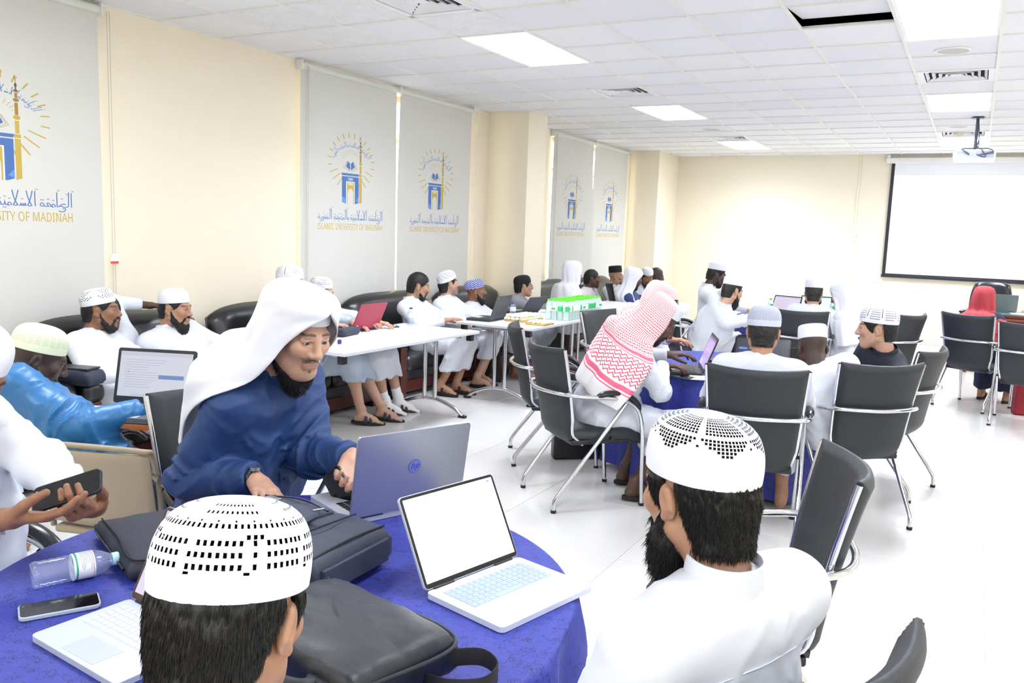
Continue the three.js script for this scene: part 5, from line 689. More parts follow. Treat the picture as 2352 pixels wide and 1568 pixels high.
P.far6 = person({ label: 'bald man in white at the end of the far sofa', hip: [-4.25, -12.3], face: [0.9, 0.1], head: [-4.18, 1.0, -12.2], look: [0.85, -0.3], pitch: 14, skin: SK.deep, seat: 0.4, cell: 0.015 });
// ---------------------------------------------------------------- middle table
P.mid1 = person({ label: 'man in red and white headscarf and white cap leaning over a laptop', hip: [-1.95, -4.7], face: [0.72, -0.69], head: [-1.6, 1.1, -4.76], look: [0.93, -0.35], pitch: 38, skin: SK.dark, seat: 0.43, build: 1.05, cell: 0.009, beard: 0.008, cap: { ...capKufi, h: 0.08 }, R: { at: [-1.62, 0.82, -4.93], dir: [0.75, -0.12, -0.6], pole: [0.3, -0.6, 0.8], curl: [0.2, 0.25, 0.3, 0.35], spread: 0.12 }, L: { at: [-1.66, 0.85, -5.15] }, FL: [-1.85, 0.1, -5.0], FR: [-1.68, 0.1, -4.72], hem: 0.3, sandals: { sole: blackSole },
  scarf: { m: checkM, uw: 1, seed: 1, nu: 72, nv: 60, wrinkle: 0.003, rows: [{ y: 0.148, rx: 0.004, rz: 0.004, cz: -0.03 }, { y: 0.143, rx: 0.045, rz: 0.05, cz: -0.035, a: 150 }, { y: 0.122, rx: 0.086, rz: 0.095, cz: -0.03, a: 124 }, { y: 0.07, rx: 0.1, rz: 0.115, a: 116, cz: -0.02, fold: 0.002 }, { y: 0.0, rx: 0.112, rz: 0.12, a: 120, fold: 0.005 }, { y: -0.09, rx: 0.13, rz: 0.14, a: 116, fold: 0.006 }, { body: 1, y: 0.03, rx: 0.18, rz: 0.17, a: 112, fold: 0.006, cz: -0.02 }, { body: 1, y: -0.05, rx: 0.28, rz: 0.18, a: 106, fold: 0.006 }, { body: 1, y: -0.2, rx: 0.295, rz: 0.19, a: 97, fold: 0.008 }, { body: 1, y: -0.38, rx: 0.265, rz: 0.2, a: 88, fold: 0.008 }] } });
P.mid2 = person({ label: 'man in red and white headscarf behind the leaning man', hip: [-2.5, -6.62], face: [0.95, 0.1], head: [-2.18, 1.085, -6.43], look: [0.93, -0.36], pitch: 26, skin: SK.tan, seat: 0.43, cell: 0.012, R: { at: [-1.76, 0.84, -5.86], dir: [0.9, 0, -0.3], pole: [0.2, -0.8, 0.4], curl: [0.3, 0.35, 0.4, 0.4] }, beard: 0.01, scarf: { m: checkM, uw: 1, seed: 3 } });
P.mid3 = person({ label: 'man in pale lilac shirt and grey knitted cap seen from behind', hip: [-0.99, -4.68], face: [-0.22, -0.97], head: [-0.974, 1.1, -4.66], look: [-0.2, -0.98], pitch: 10, skin: SK.tan, seat: 0.42, build: 1.12, shoulder: 0.19, cell: 0.01, cloth: lilac, sleeveW: 1.2, collar: false, hair: { grow: 0.01, nape: -0.085, sideburn: -0.03 }, cap: { h: 0.112, nu: 56, nv: 20, y: 0.036, m: greyKnit, tilt: -6 }, FL: [-1.15, 0.1, -5.02], FR: [-0.88, 0.1, -5.05] });
P.mid4 = person({ label: 'dark-skinned man in white with plain white cap seen from behind', hip: [-0.6, -5.18], face: [-0.6, -0.8], head: [-0.785, 0.985, -5.12], look: [-0.5, -0.86], pitch: 22, skin: SK.deep, seat: 0.42, cell: 0.01, collar: false, cap: { ...capKufi, h: 0.075, y: 0.05 }, FL: [-0.75, 0.1, -5.35], FR: [-0.55, 0.1, -5.42] });
P.mid5 = person({ label: 'young man in black shirt and patterned white cap in profile', hip: [-0.42, -5.98], face: [-0.9, 0.42], head: [-0.492, 1.085, -5.6], look: [-0.985, 0.1], pitch: 4, skin: SK.fair, seat: 0.42, cell: 0.01, headCell: 0.0034, cloth: blackCloth, cap: capBlocks, hair: { grow: 0.012, nape: -0.08, sideburn: -0.045, front: 0.05 } });
// ---------------------------------------------------------------- far tables
P.back1 = person({ label: 'dark-skinned man in white cap sitting upright near the far wall', hip: [-2.62, -9.62], face: [0.9, -0.3], head: [-2.565, 1.18, -9.56], look: [0.9, -0.4], pitch: 14, skin: SK.deep, seat: 0.44, cell: 0.013, cap: { ...capKufi, h: 0.08 }, hair: { grow: 0.004 }, beard: 0.01 });
P.back2 = person({ label: 'man in white cap with long black beard bent to the right at the far table', hip: [-2.4, -8.62], face: [0.72, -0.7], head: [-2.085, 1.08, -8.4], look: [0.6, -0.8], pitch: 14, skin: SK.fair, seat: 0.43, build: 1.15, cell: 0.012, cap: { ...capKufi, h: 0.075 }, hair: { grow: 0.007, nape: -0.08 }, beard: 0.04, L: { at: [-2.0, 0.82, -9.1] }, R: { at: [-1.85, 0.82, -8.9] } });
P.back3 = person({ label: 'man in tall white cap with black hair seen from behind at the far table', hip: [-1.4, -8.7], face: [-0.1, -1], head: [-1.375, 1.085, -8.78], look: [-0.15, -1], pitch: 10, skin: SK.fair, seat: 0.43, cell: 0.013, cap: { ...capKufi, h: 0.08 }, hair: { grow: 0.01, nape: -0.085 }, beard: 0.025 });
P.back4 = person({ label: 'man in white headscarf and white robe behind the young man', hip: [-0.95, -8.85], face: [-0.85, -0.5], head: [-1.108, 1.07, -8.85], look: [-0.9, -0.3], pitch: 18, skin: SK.brown, seat: 0.43, cell: 0.013, beard: 0.02, scarf: { seed: 6 }, L: { at: [-1.1, 0.66, -9.1] } });
P.back5 = person({ label: 'man in deep red checked headscarf seen from behind at right', hip: [0.12, -9.72], face: [0.42, -0.9], head: [0.115, 1.06, -9.82], look: [0.3, -0.95], pitch: 4, skin: SK.tan, seat: 0.42, cell: 0.013, cloth: cloth('#1d2340', 0.8), hem: 0.12, sandals: { sole: blackSole, n: 3 }, scarf: { m: std('#c4565f', 0.9, { map: checkTex }), uw: 1, seed: 5 } });
P.back6 = person({ label: 'person at the desk cut off by the right edge, hand on the desk', hip: [1.0, -13.2], face: [-0.1, 1], head: [0.92, 1.05, -13.15], look: [-0.2, 1], skin: SK.tan, seat: 0.44, cell: 0.014, cap: capPlain, R: { at: [0.66, 0.8, -12.85], dir: [-0.4, 0, 0.9] } });
// ---------------------------------------------------------------- laptops
const glowScreen = (draw, k = 0.9, w = 512, h = 320) => std('#050505', 0.25, { emissive: new THREE.Color(1, 1, 1), emissiveIntensity: k, emissiveMap: canvas(w, h, draw) });
const docLines = (bg, ink, head) => (k, w, h) => { k.fillStyle = bg; k.fillRect(0, 0, w, h); k.fillStyle = head; k.fillRect(0, 0, w, h * 0.09); k.fillStyle = ink; for (let i = 0; i < 12; i++) k.fillRect(w * 0.08, h * (0.18 + i * 0.055), w * (0.3 + 0.35 * rnd()), 2); for (let i = 0; i < 14; i++) k.fillRect(w * (0.2 + i * 0.04), h * 0.955, 8, 6); };
const SCR = {
  white: glowScreen((k, w, h) => { k.fillStyle = '#fdfdff'; k.fillRect(0, 0, w, h); k.fillStyle = '#6f7fb0'; k.fillRect(w * 0.93, h * 0.03, 18, 7); k.fillStyle = '#c06a7a'; k.fillRect(w * 0.015, h * 0.96, 4, 5); for (let i = 0; i < 9; i++) { k.fillStyle = i % 2 ? '#9fb4dd' : '#c9cede'; k.fillRect(w * (0.36 + i * 0.035), h * 0.955, 7, 7); } }, 1.25),
  lilac: glowScreen((k, w, h) => { docLines('#d8cfe6', '#9a8fb2', '#c9bbdc')(k, w, h); }, 0.62),
  purple: glowScreen((k, w, h) => { k.fillStyle = '#a995cf'; k.fillRect(0, 0, w, h); k.fillStyle = '#6d4c9c'; k.fillRect(0, 0, w, h * 0.08); k.strokeStyle = 'rgba(214,190,235,0.6)'; k.lineWidth = 2; for (let i = 0; i < 60; i++) { k.beginPath(); k.moveTo(rnd() * w, rnd() * h); k.lineTo(rnd() * w, rnd() * h); k.stroke(); } k.fillStyle = '#c9c4e6'; k.fillRect(0, h * 0.8, w * 0.3, h * 0.2); }, 0.6),
  grey: glowScreen((k, w, h) => { docLines('#c3c6d3', '#8d93a8', '#b9bccb')(k, w, h); k.fillStyle = '#5f7fb4'; k.fillRect(w * 0.55, h * 0.5, w * 0.35, h * 0.09); k.fillStyle = '#c9707a'; k.fillRect(w * 0.12, h * 0.44, 8, 8); }, 0.62),
  dark: glowScreen((k, w, h) => { k.fillStyle = '#2b2f3d'; k.fillRect(0, 0, w, h); k.fillStyle = '#4f86e6'; k.fillRect(w * 0.05, h * 0.3, w * 0.16, h * 0.07); k.fillStyle = '#c9cdd8'; k.fillRect(w * 0.25, h * 0.32, w * 0.2, 4); k.fillStyle = '#fff'; k.fillRect(w * 0.32, h * 0.2, 8, 8); }, 0.7),
  blue: glowScreen((k, w, h) => { docLines('#cfe0f5', '#8fa6c6', '#b4cbe8')(k, w, h); }, 0.8),
};
function laptop(o) {   // origin at the middle of the hinge; local +z points to the user
  const { w, d } = o, h = o.h ?? d * 0.94, t = thing('laptop', o.label, 'laptop', o.at, facing(...o.user), o.group ?? 'open laptops'), base = o.base ?? M.blackPlastic, lidM = o.lid ?? base, th = o.th ?? 0.016, tilt = rad(o.tilt ?? 20);
  const b = obj('base', plate(w, th, d, 0.012).translate(0, 0, d / 2), base, t);
  const rows = 6, cols = 14, kw = (w * 0.84) / cols, kd = (d * 0.44) / rows, keyM = o.keys ?? M.blackPlastic, z0 = d * 0.12, kg = rbox(kw * 0.88, 0.0022, kd * 0.84, 0.0008, 0, th + 0.0008, 0, 1), all = [];
  obj('keyboard_bed', rbox(w * 0.86, 0.0008, d * 0.455, 0.0003, 0, th + 0.0001, z0 + d * 0.22, 1), o.bed ?? base, b);
  for (let r = 0; r < rows; r++) for (let c = 0; c < cols; c++) { if (r === rows - 1 && c > 3 && c < 9) { if (c === 4) { const g = rbox(kw * 4.9, 0.0022, kd * 0.84, 0.0008, 0, th + 0.0008, 0, 1), x = -w * 0.42 + (c + 2.5) * kw, z = z0 + (r + 0.5) * kd; o.each ? obj('key', g, keyM, b).position.set(x, 0, z) : all.push(g.translate(x, 0, z)); } continue; } const x = -w * 0.42 + (c + 0.5) * kw, z = z0 + (r + 0.5) * kd; o.each ? obj('key', kg, keyM, b).position.set(x, 0, z) : all.push(kg.clone().translate(x, 0, z)); }
  if (!o.each) obj('keyboard', all, keyM, b).userData.kind = 'stuff';
  obj('touchpad', rbox(w * 0.36, 0.0008, d * 0.3, 0.0004, 0, th + 0.0002, d * 0.8, 1), o.pad ?? std('#c9cdd6', 0.35), b);
  const L = (g) => g.translate(0, h / 2, 0).rotateX(-tilt).translate(0, th + 0.002, 0);
  const lid = obj('lid', L(extrude(rrect(w - 0.002, h - 0.002, 0.01), 0.0055, 0.001).translate(0, 0, -0.0065)), lidM, t), bz = o.bezel ?? 0.012;
  obj('bezel', L(extrude(rrect(w - 0.004, h - 0.004, 0.009), 0.0006, 0).translate(0, 0, 0.0001)), o.bezelM ?? M.screenBlack, lid);
  obj('display', L(new THREE.PlaneGeometry(w - bz * 2, h - bz * 2 - (o.chin ?? 0.008)).translate(0, (o.chin ?? 0.008) / 2, 0.0011)), o.screen ?? M.screenBlack, lid);
  for (const q of [-1, 1]) obj('hinge', rod([q * w * 0.42, th, -0.001], [q * w * 0.22, th, -0.001], 0.005), o.hinge ?? M.blackPlastic, t);
  if (o.badge) { const g = o.badge.geo.clone(); obj('badge', L(g.rotateY(PI).translate(o.badge.x ?? 0, o.badge.y ?? 0, -0.0085)), o.badge.m, lid); }
  if (o.sticker) obj('sticker', L(box(0.012, 0.02, 0.0006).translate(o.sticker[0], o.sticker[1], 0.0012)), M.white, lid);
  if (o.decals) for (const [x, z, c] of o.decals) obj('decal', rbox(0.02, 0.0006, 0.016, 0.0002, x, th + 0.0004, z, 1), std(c, 0.5), b);
  return t;
}
{
  const hpTex = canvas(256, 256, (k) => { k.fillStyle = '#7d86c9'; k.beginPath(); k.arc(128, 128, 124, 0, 7); k.fill(); k.fillStyle = '#4a52a6'; k.font = 'bold italic 150px sans-serif'; k.textAlign = 'center'; k.fillText('hp', 126, 172); });
  const hp = { geo: new THREE.CircleGeometry(0.021, 40), m: std('#ffffff', 0.3, { map: hpTex, metalness: 0.4 }), x: -0.005, y: 0.01 };
  const tpTex = canvas(256, 64, (k) => { k.fillStyle = '#2b2e34'; k.fillRect(0, 0, 256, 64); k.fillStyle = '#b9bcc4'; k.font = 'bold 44px sans-serif'; k.fillText('ThinkPad', 14, 48); });
  laptop({ label: 'silver laptop with round logo on its lid, seen from behind before the navy man', at: [-1.412, 0.753, -1.985], user: [-0.92, -0.38], w: 0.382, d: 0.255, h: 0.25, tilt: 10, th: 0.02, base: std('#c3c6cf', 0.4, { metalness: 0.4 }), lid: std('#a9adba', 0.32, { metalness: 0.75 }), keys: M.blackPlastic, badge: hp, each: true, screen: SCR.blue, decals: [[-0.15, 0.2, '#58a6d8'], [-0.15, 0.225, '#a5cf5a']] });
  laptop({ label: 'thin white laptop with a blank white screen on the blue cloth', at: [-1.0, 0.753, -1.695], user: [0.97, 0.24], w: 0.318, d: 0.243, h: 0.222, tilt: 28, th: 0.014, base: std('#d3d7e2', 0.45), lid: std('#b9bec9', 0.4), keys: std('#98a8cc', 0.5), each: true, screen: SCR.white, bezel: 0.009, chin: 0.004, pad: std('#d9dde7', 0.4) });
  laptop({ label: 'silver laptop with pale keys and reddish bezel at the left of the foreground', at: [-1.412, 0.753, -1.145], user: [-0.1, 0.995], w: 0.304, d: 0.214, h: 0.208, tilt: 27, th: 0.013, base: std('#b4bac9', 0.42, { metalness: 0.2 }), lid: std('#9a9ea8', 0.4, { metalness: 0.5 }), keys: std('#cdd2df', 0.5), each: true, screen: SCR.lilac, bezelM: std('#3a1f26', 0.25), bezel: 0.009, chin: 0.006, pad: std('#aab0be', 0.4), sticker: [0.06, 0.095] });
  laptop({ label: 'black laptop with a grey page on its screen, used by the man in blue', at: [-2.945, 0.806, -2.31], user: [0.38, 0.925], w: 0.345, d: 0.24, h: 0.232, tilt: 14, th: 0.02, base: std('#5a5d64', 0.5), lid: std('#1d1e22', 0.5), bezelM: std('#17181b', 0.5), keys: std('#1e1f23', 0.5), bed: std('#8b8f97', 0.5), bezel: 0.014, chin: 0.016, screen: SCR.grey });
  laptop({ label: 'dark laptop on the lap of the man with the full beard', at: [-4.17, 0.642, -4.0], user: [-0.97, 0.05], w: 0.33, d: 0.225, tilt: 28, th: 0.02, base: std('#4a4c52', 0.5), lid: std('#53555b', 0.42) });
  laptop({ label: 'red laptop on the white table', at: [-4.325, 0.741, -5.44], user: [-0.99, 0.05], w: 0.37, d: 0.245, tilt: 24, th: 0.022, base: M.blackPlastic, lid: std('#a3213f', 0.4), badge: { geo: new THREE.CircleGeometry(0.016, 24), m: M.silverLight, x: 0.13, y: -0.09 } });
  laptop({ label: 'black laptop with open lid at the near corner of the second white table', at: [-3.95, 0.741, -6.97], user: [-0.98, 0.1], w: 0.36, d: 0.245, tilt: 18, th: 0.022, base: std('#26282d', 0.5), lid: std('#3b3e45', 0.5), badge: { geo: new THREE.PlaneGeometry(0.06, 0.014), m: std('#ffffff', 0.5, { map: tpTex }), x: 0.13, y: 0.1 } });
  laptop({ label: 'small dark laptop beside the man in grey shirt', at: [-4.08, 0.741, -7.9], user: [-0.98, -0.2], w: 0.3, d: 0.21, tilt: 35, base: std('#3f4046', 0.5) });
  laptop({ label: 'black laptop with a purple screen under the leaning man\'s hands', at: [-1.46, 0.753, -5.2], user: [-0.93, 0.36], w: 0.36, d: 0.245, tilt: 20, th: 0.02, base: std('#1b1c20', 0.45), lid: std('#26272c', 0.45), screen: SCR.purple, bezel: 0.016, bezelM: std('#2a2a30', 0.4) });
  laptop({ label: 'dark laptop turned away behind the purple screen', at: [-1.3, 0.753, -5.72], user: [-0.85, -0.52], w: 0.34, d: 0.235, tilt: 22, th: 0.018, base: std('#2a2c31', 0.45), lid: std('#202226', 0.4) });
  laptop({ label: 'laptop with a dark page on its screen beside the grey knitted cap', at: [-1.12, 0.753, -5.35], user: [0.15, 0.99], w: 0.34, d: 0.235, tilt: 18, th: 0.018, base: std('#2a2c31', 0.45), lid: std('#202226', 0.4), screen: SCR.dark });
  laptop({ label: 'small tablet-like laptop before the dark-skinned man', at: [-0.9, 0.753, -5.55], user: [0.6, 0.8], w: 0.26, d: 0.18, tilt: 30, th: 0.012, base: std('#2a2c31', 0.45), lid: std('#202226', 0.4) });
  laptop({ label: 'open laptop at the left of the far round table', at: [-1.86, 0.753, -9.9], user: [-0.3, 0.95], w: 0.34, d: 0.23, tilt: 25, th: 0.018, base: std('#2a2c31', 0.45), screen: SCR.lilac });
  laptop({ label: 'open laptop with pale blue screen at the right of the far round table', at: [-1.56, 0.753, -10.15], user: [0.05, 1], w: 0.34, d: 0.23, tilt: 22, th: 0.018, base: std('#2a2c31', 0.45), screen: SCR.blue });
  laptop({ label: 'grey laptop standing on the green desk top', at: [0.36, 0.776, -12.6], user: [-0.1, -1], w: 0.34, d: 0.23, tilt: 12, th: 0.018, base: std('#6d767a', 0.4), lid: std('#66706f', 0.4) });
}
// ---------------------------------------------------------------- phones, mouse, bottles, papers
function phone(label, at, rot, col = '#15171c', group) { const t = thing('phone', label, 'phone', at); t.rotation.set(...rot); obj('case', plate(0.075, 0.009, 0.157, 0.012, 0.002), std(col, 0.35), t); obj('screen', plate(0.069, 0.0008, 0.15, 0.01, 0.0002).translate(0, 0.0088, 0), phys('#0b0d12', 0.08), t); obj('camera_hole', cyl(0.002, 0.002, 0.0004, 12, 0.02, 0.0098, -0.068), M.steel, t); return t; }
phone('grey phone lying on the blue cloth beside a water bottle', [-1.668, 0.753, -1.065], [0, facing(0.5, -0.87) , 0], '#aeb9c9');
phone('phone held in both hands of the man at the left edge', [-1.815, 0.955, -1.19], [0.45, facing(0.7, -0.7), 0.25], '#23252c');
phone('black phone upright in the navy man\'s left hand', [-1.628, 0.79, -1.95], [1.35, facing(0.7, 0.7), 0], '#0e0f13');
phone('phone lying by the edge of the middle table', [-1.49, 0.753, -4.93], [0, 1.2, 0], '#3a4a4a');
phone('dark phone on the white table behind the red laptop', [-4.35, 0.741, -5.86], [0, 0.9, 0], '#1c2333');
phone('dark phone in the hand on the sofa back', [-5.04, 0.962, -4.1], [0.2, 0.3, 0], '#1c2440');
{
  const m = thing('computer_mouse', 'black mouse under the navy man\'s hand', 'mouse', [-1.79, 0.753, -1.795], facing(0.85, 0.42)); const g = new THREE.SphereGeometry(1, 24, 16).scale(0.031, 0.034, 0.055); const p = g.attributes.position; for (let i = 0; i < p.count; i++) if (p.getY(i) < 0) p.setY(i, 0); g.computeVertexNormals(); obj('shell', g, M.blackPlastic, m); obj('wheel', cyl(0.008, 0.008, 0.006, 14).rotateZ(PI / 2).translate(0, 0.03, 0.028), M.steel, m);
  const clear = phys('#e9f0ff', 0.08, { transmission: 0.86, thickness: 0, clearcoat: 1 }), water = phys('#f2fffb', 0.1, { transmission: 0.6, thickness: 0, clearcoat: 0.6 });
  const prof = (h, r) => { const a = [[0.001, 0], [r * 0.9, 0], [r, 0.008]]; for (let i = 0; i < 7; i++) { const y = 0.015 + i * h * 0.075; a.push([r, y], [r * 0.94, y + h * 0.0375]); } a.push([r, h * 0.58], [r, h * 0.7], [r * 0.85, h * 0.79], [r * 0.45, h * 0.9], [r * 0.42, h * 0.95]); return a; };
  function bottle(label, at, mat, capM, labM, h = 0.2, r = 0.03, group) { const t = thing('water_bottle', label, 'bottle', at, 0, group); obj('bottle', lathe(prof(h, r), 20), mat, t); obj('bottle_cap', lathe([[0.001, h * 0.985], [r * 0.48, h * 0.985], [r * 0.5, h * 0.97], [r * 0.5, h * 0.905], [r * 0.46, h * 0.9]], 18), capM, t); if (labM) obj('label', cyl(r + 0.0006, r + 0.0006, h * 0.24, 20, 0, h * 0.56, 0), labM, t); return t; }
  const barcode = canvas(256, 128, (k, w, h) => { k.fillStyle = '#eef1f6'; k.fillRect(0, 0, w, h); k.fillStyle = '#333a4a'; for (let i = 0; i < 22; i++) k.fillRect(20 + i * 3, 20, rnd() < 0.5 ? 1 : 2, 34); k.fillStyle = '#3aa58c'; k.fillRect(0, 104, w, 12); k.fillRect(60, 96, 20, 16); k.fillStyle = '#8a93a8'; for (let i = 0; i < 8; i++) k.fillRect(110, 16 + i * 9, 60 + 40 * rnd(), 3); k.fillStyle = '#c8506a'; k.fillRect(0, 8, w, 3); });
  const lying = bottle('clear water bottle lying on its side with pale blue cap', [-1.81, 0.784, -1.09], clear, std('#b9dcf2', 0.4), std('#ffffff', 0.5, { map: barcode }), 0.19, 0.031); lying.rotation.set(PI / 2, 0, 0); lying.rotation.order = 'YXZ'; lying.rotation.set(PI / 2, facing(0.36, -0.93), 0);
  bottle('water bottle with purple cap standing on the white table before the bareheaded man', [-4.3, 0.741, -6.05], clear, std('#5a2d82', 0.4), std('#dfe9f2', 0.5), 0.16, 0.03); bottle('water bottle with purple cap beside the open black laptop', [-3.95, 0.741, -7.28], clear, std('#5a2d82', 0.4), std('#cfe4f2', 0.5), 0.16, 0.03);
  const capOnly = thing('bottle_cap', 'loose purple bottle cap on the corner of the white table', 'bottle cap', [-3.98, 0.741, -4.72]); obj('cap_shell', lathe([[0.001, 0.03], [0.013, 0.03], [0.0145, 0.026], [0.0145, 0], [0.012, 0]], 18), std('#4a2d8a', 0.4), capOnly);
  // shrink-wrapped pack: every bottle on its own
  const greenCap2 = std('#63d62c', 0.45), greenLab = std('#ffffff', 0.5, { map: canvas(128, 64, (k, w, h) => { k.fillStyle = '#e8f6ee'; k.fillRect(0, 0, w, h); k.fillStyle = '#35b56b'; k.fillRect(0, 0, 40, h); k.fillRect(76, 22, 30, 30); }) }); let b0;
  for (let i = 0; i < 13; i++) for (let j = 0; j < 4; j++) { const x = -3.46 - j * 0.064, z = -7.47 - i * 0.066 - (i > 7 ? 0.02 : 0), g = 'green-capped bottles in the pack', l = 'small clear water bottle with green cap in the large pack'; if (!b0) b0 = bottle(l, [x, 0.741, z], water, greenCap2, greenLab, 0.205, 0.031, g); else { const c = b0.clone(); c.name = numbered('water_bottle'); c.position.set(x, 0.741, z); c.rotation.set(0, rnd() * 6, 0); c.userData = { label: l, category: 'bottle', group: g }; scene.add(c); } }
  for (const [x, z, n] of [[-1.95, -9.6, 'left end of'], [-1.75, -10.05, 'middle of'], [-1.35, -10.0, 'right end of']]) bottle('small green-capped bottle at the ' + n + ' the far round table', [x, 0.753, z], water, greenCap2, greenLab, 0.205, 0.031);
  // trays of sweets
  const gold = std('#c9a24a', 0.4, { metalness: 0.5 }), sweetM = [std('#f3ead2', 0.8), std('#e9d49a', 0.8), std('#f6f2e6', 0.8)], sg = new THREE.SphereGeometry(0.02, 12, 8).scale(1, 0.7, 1.2);
  for (const [x, z, len, n, label, sl] of [[-3.78, -7.2, 0.42, 11, 'long gold tray of pale sweets next to the bottle pack', 'pale round sweet on the long gold tray'], [-3.5, -6.98, 0.2, 5, 'small gold tray of yellow sweets behind the empty chair', 'pale round sweet on the small gold tray']]) {
    const t = thing('serving_tray', label, 'tray', [x, 0.741, z]); obj('tray_base', rbox(0.2, 0.012, len, 0.005, 0, 0.006, 0), M.white, t); obj('gold_rim', [rbox(0.006, 0.014, len, 0.002, -0.1, 0.008, 0), rbox(0.006, 0.014, len, 0.002, 0.1, 0.008, 0), rbox(0.2, 0.014, 0.006, 0.002, 0, 0.008, len / 2), rbox(0.2, 0.014, 0.006, 0.002, 0, 0.008, -len / 2)], gold, t);
    for (let i = 0; i < n; i++) for (let j = 0; j < 4; j++) for (let q = 0; q < (len > 0.3 ? 2 : 1); q++) { const m = obj('sweet', sg, sweetM[Math.floor(rnd() * 3)]); m.position.set(x - 0.072 + j * 0.048, 0.741 + 0.026 + q * 0.026, z - len / 2 + 0.03 + i * (len - 0.06) / (n - 1)); m.rotation.y = rnd() * 3; tag(m, sl, 'sweet', 'sweets on trays'); }
  }
  const sheet = (label, at, w, d, turn, n = 3) => { const t = thing('paper_sheets', label, 'paper', at, turn); for (let i = 0; i < n; i++) obj('sheet', rbox(w, 0.0012, d, 0.0004, 0.003 * i, 0.001 + i * 0.0016, 0.002 * i, 1).rotateY(0.04 * i), M.white, t); };
  sheet('white papers on the edge of the middle table', [-1.36, 0.753, -4.98], 0.2, 0.15, 0.3, 5); sheet('white papers in front of the man in grey shirt', [-4.0, 0.741, -8.25], 0.21, 0.3, 0.4); sheet('white paper beside the blue man\'s laptop', [-3.1, 0.806, -2.14], 0.14, 0.2, 0.3, 2); sheet('paper on the desk by the hand', [0.56, 0.776, -12.5], 0.21, 0.3, 0.1, 2);
  const cs = thing('laptop_case', 'small black padded case on the white table', 'case', [-4.3, 0.741, -5.12], 0.2); obj('shell', rbox(0.2, 0.06, 0.28, 0.025, 0, 0.03, 0, 4), M.bag, cs); obj('zip', tube([[-0.1, 0.03, -0.13], [-0.1, 0.03, 0.13]], 0.003, 8, 6), M.steel, cs);
}
// ---------------------------------------------------------------- bags
function soft_box(w, h, d, r, k, sd = 0) { const g = rbox(w, h, d, r, 0, h / 2, 0, 8), p = g.attributes.position; for (let i = 0; i < p.count; i++) { const x = p.getX(i), y = p.getY(i), z = p.getZ(i), u = x / w * 2, v = z / d * 2, q = (1 - u * u) * (1 - v * v); p.setXYZ(i, x + 0.004 * noise(x * 9 + sd, y * 9, z * 9), y > h * 0.5 ? y + k * q + 0.006 * noise(x * 8 + sd, 3, z * 8) : y, z + 0.004 * noise(x * 9, y * 9, z * 9 + sd)); } g.computeVertexNormals(); return g; }
function subdiv(w, h, d, r, k, sd, n = 26) { // denser soft cushion made of a slab
  return slab((u, v) => { const a = 2 * u - 1, b = 2 * v - 1, q = (1 - a ** 4) * (1 - b ** 4), dip = 0.004 * noise(a * 2.2 + sd, b * 2.2, 1) + 0.0012 * ridge(a * 2 + sd, b * 3, 2); return [a * (w / 2 - r), h / 2 + k * q * 0.5 + dip, -b * (d / 2 - r)]; }, n, n, (u, v) => (h + k * (1 - (2 * u - 1) ** 4) * (1 - (2 * v - 1) ** 4)) * Math.sqrt(clamp(Math.min(u, 1 - u, v, 1 - v) * 22, 0.18, 1)), 2, 2);
}
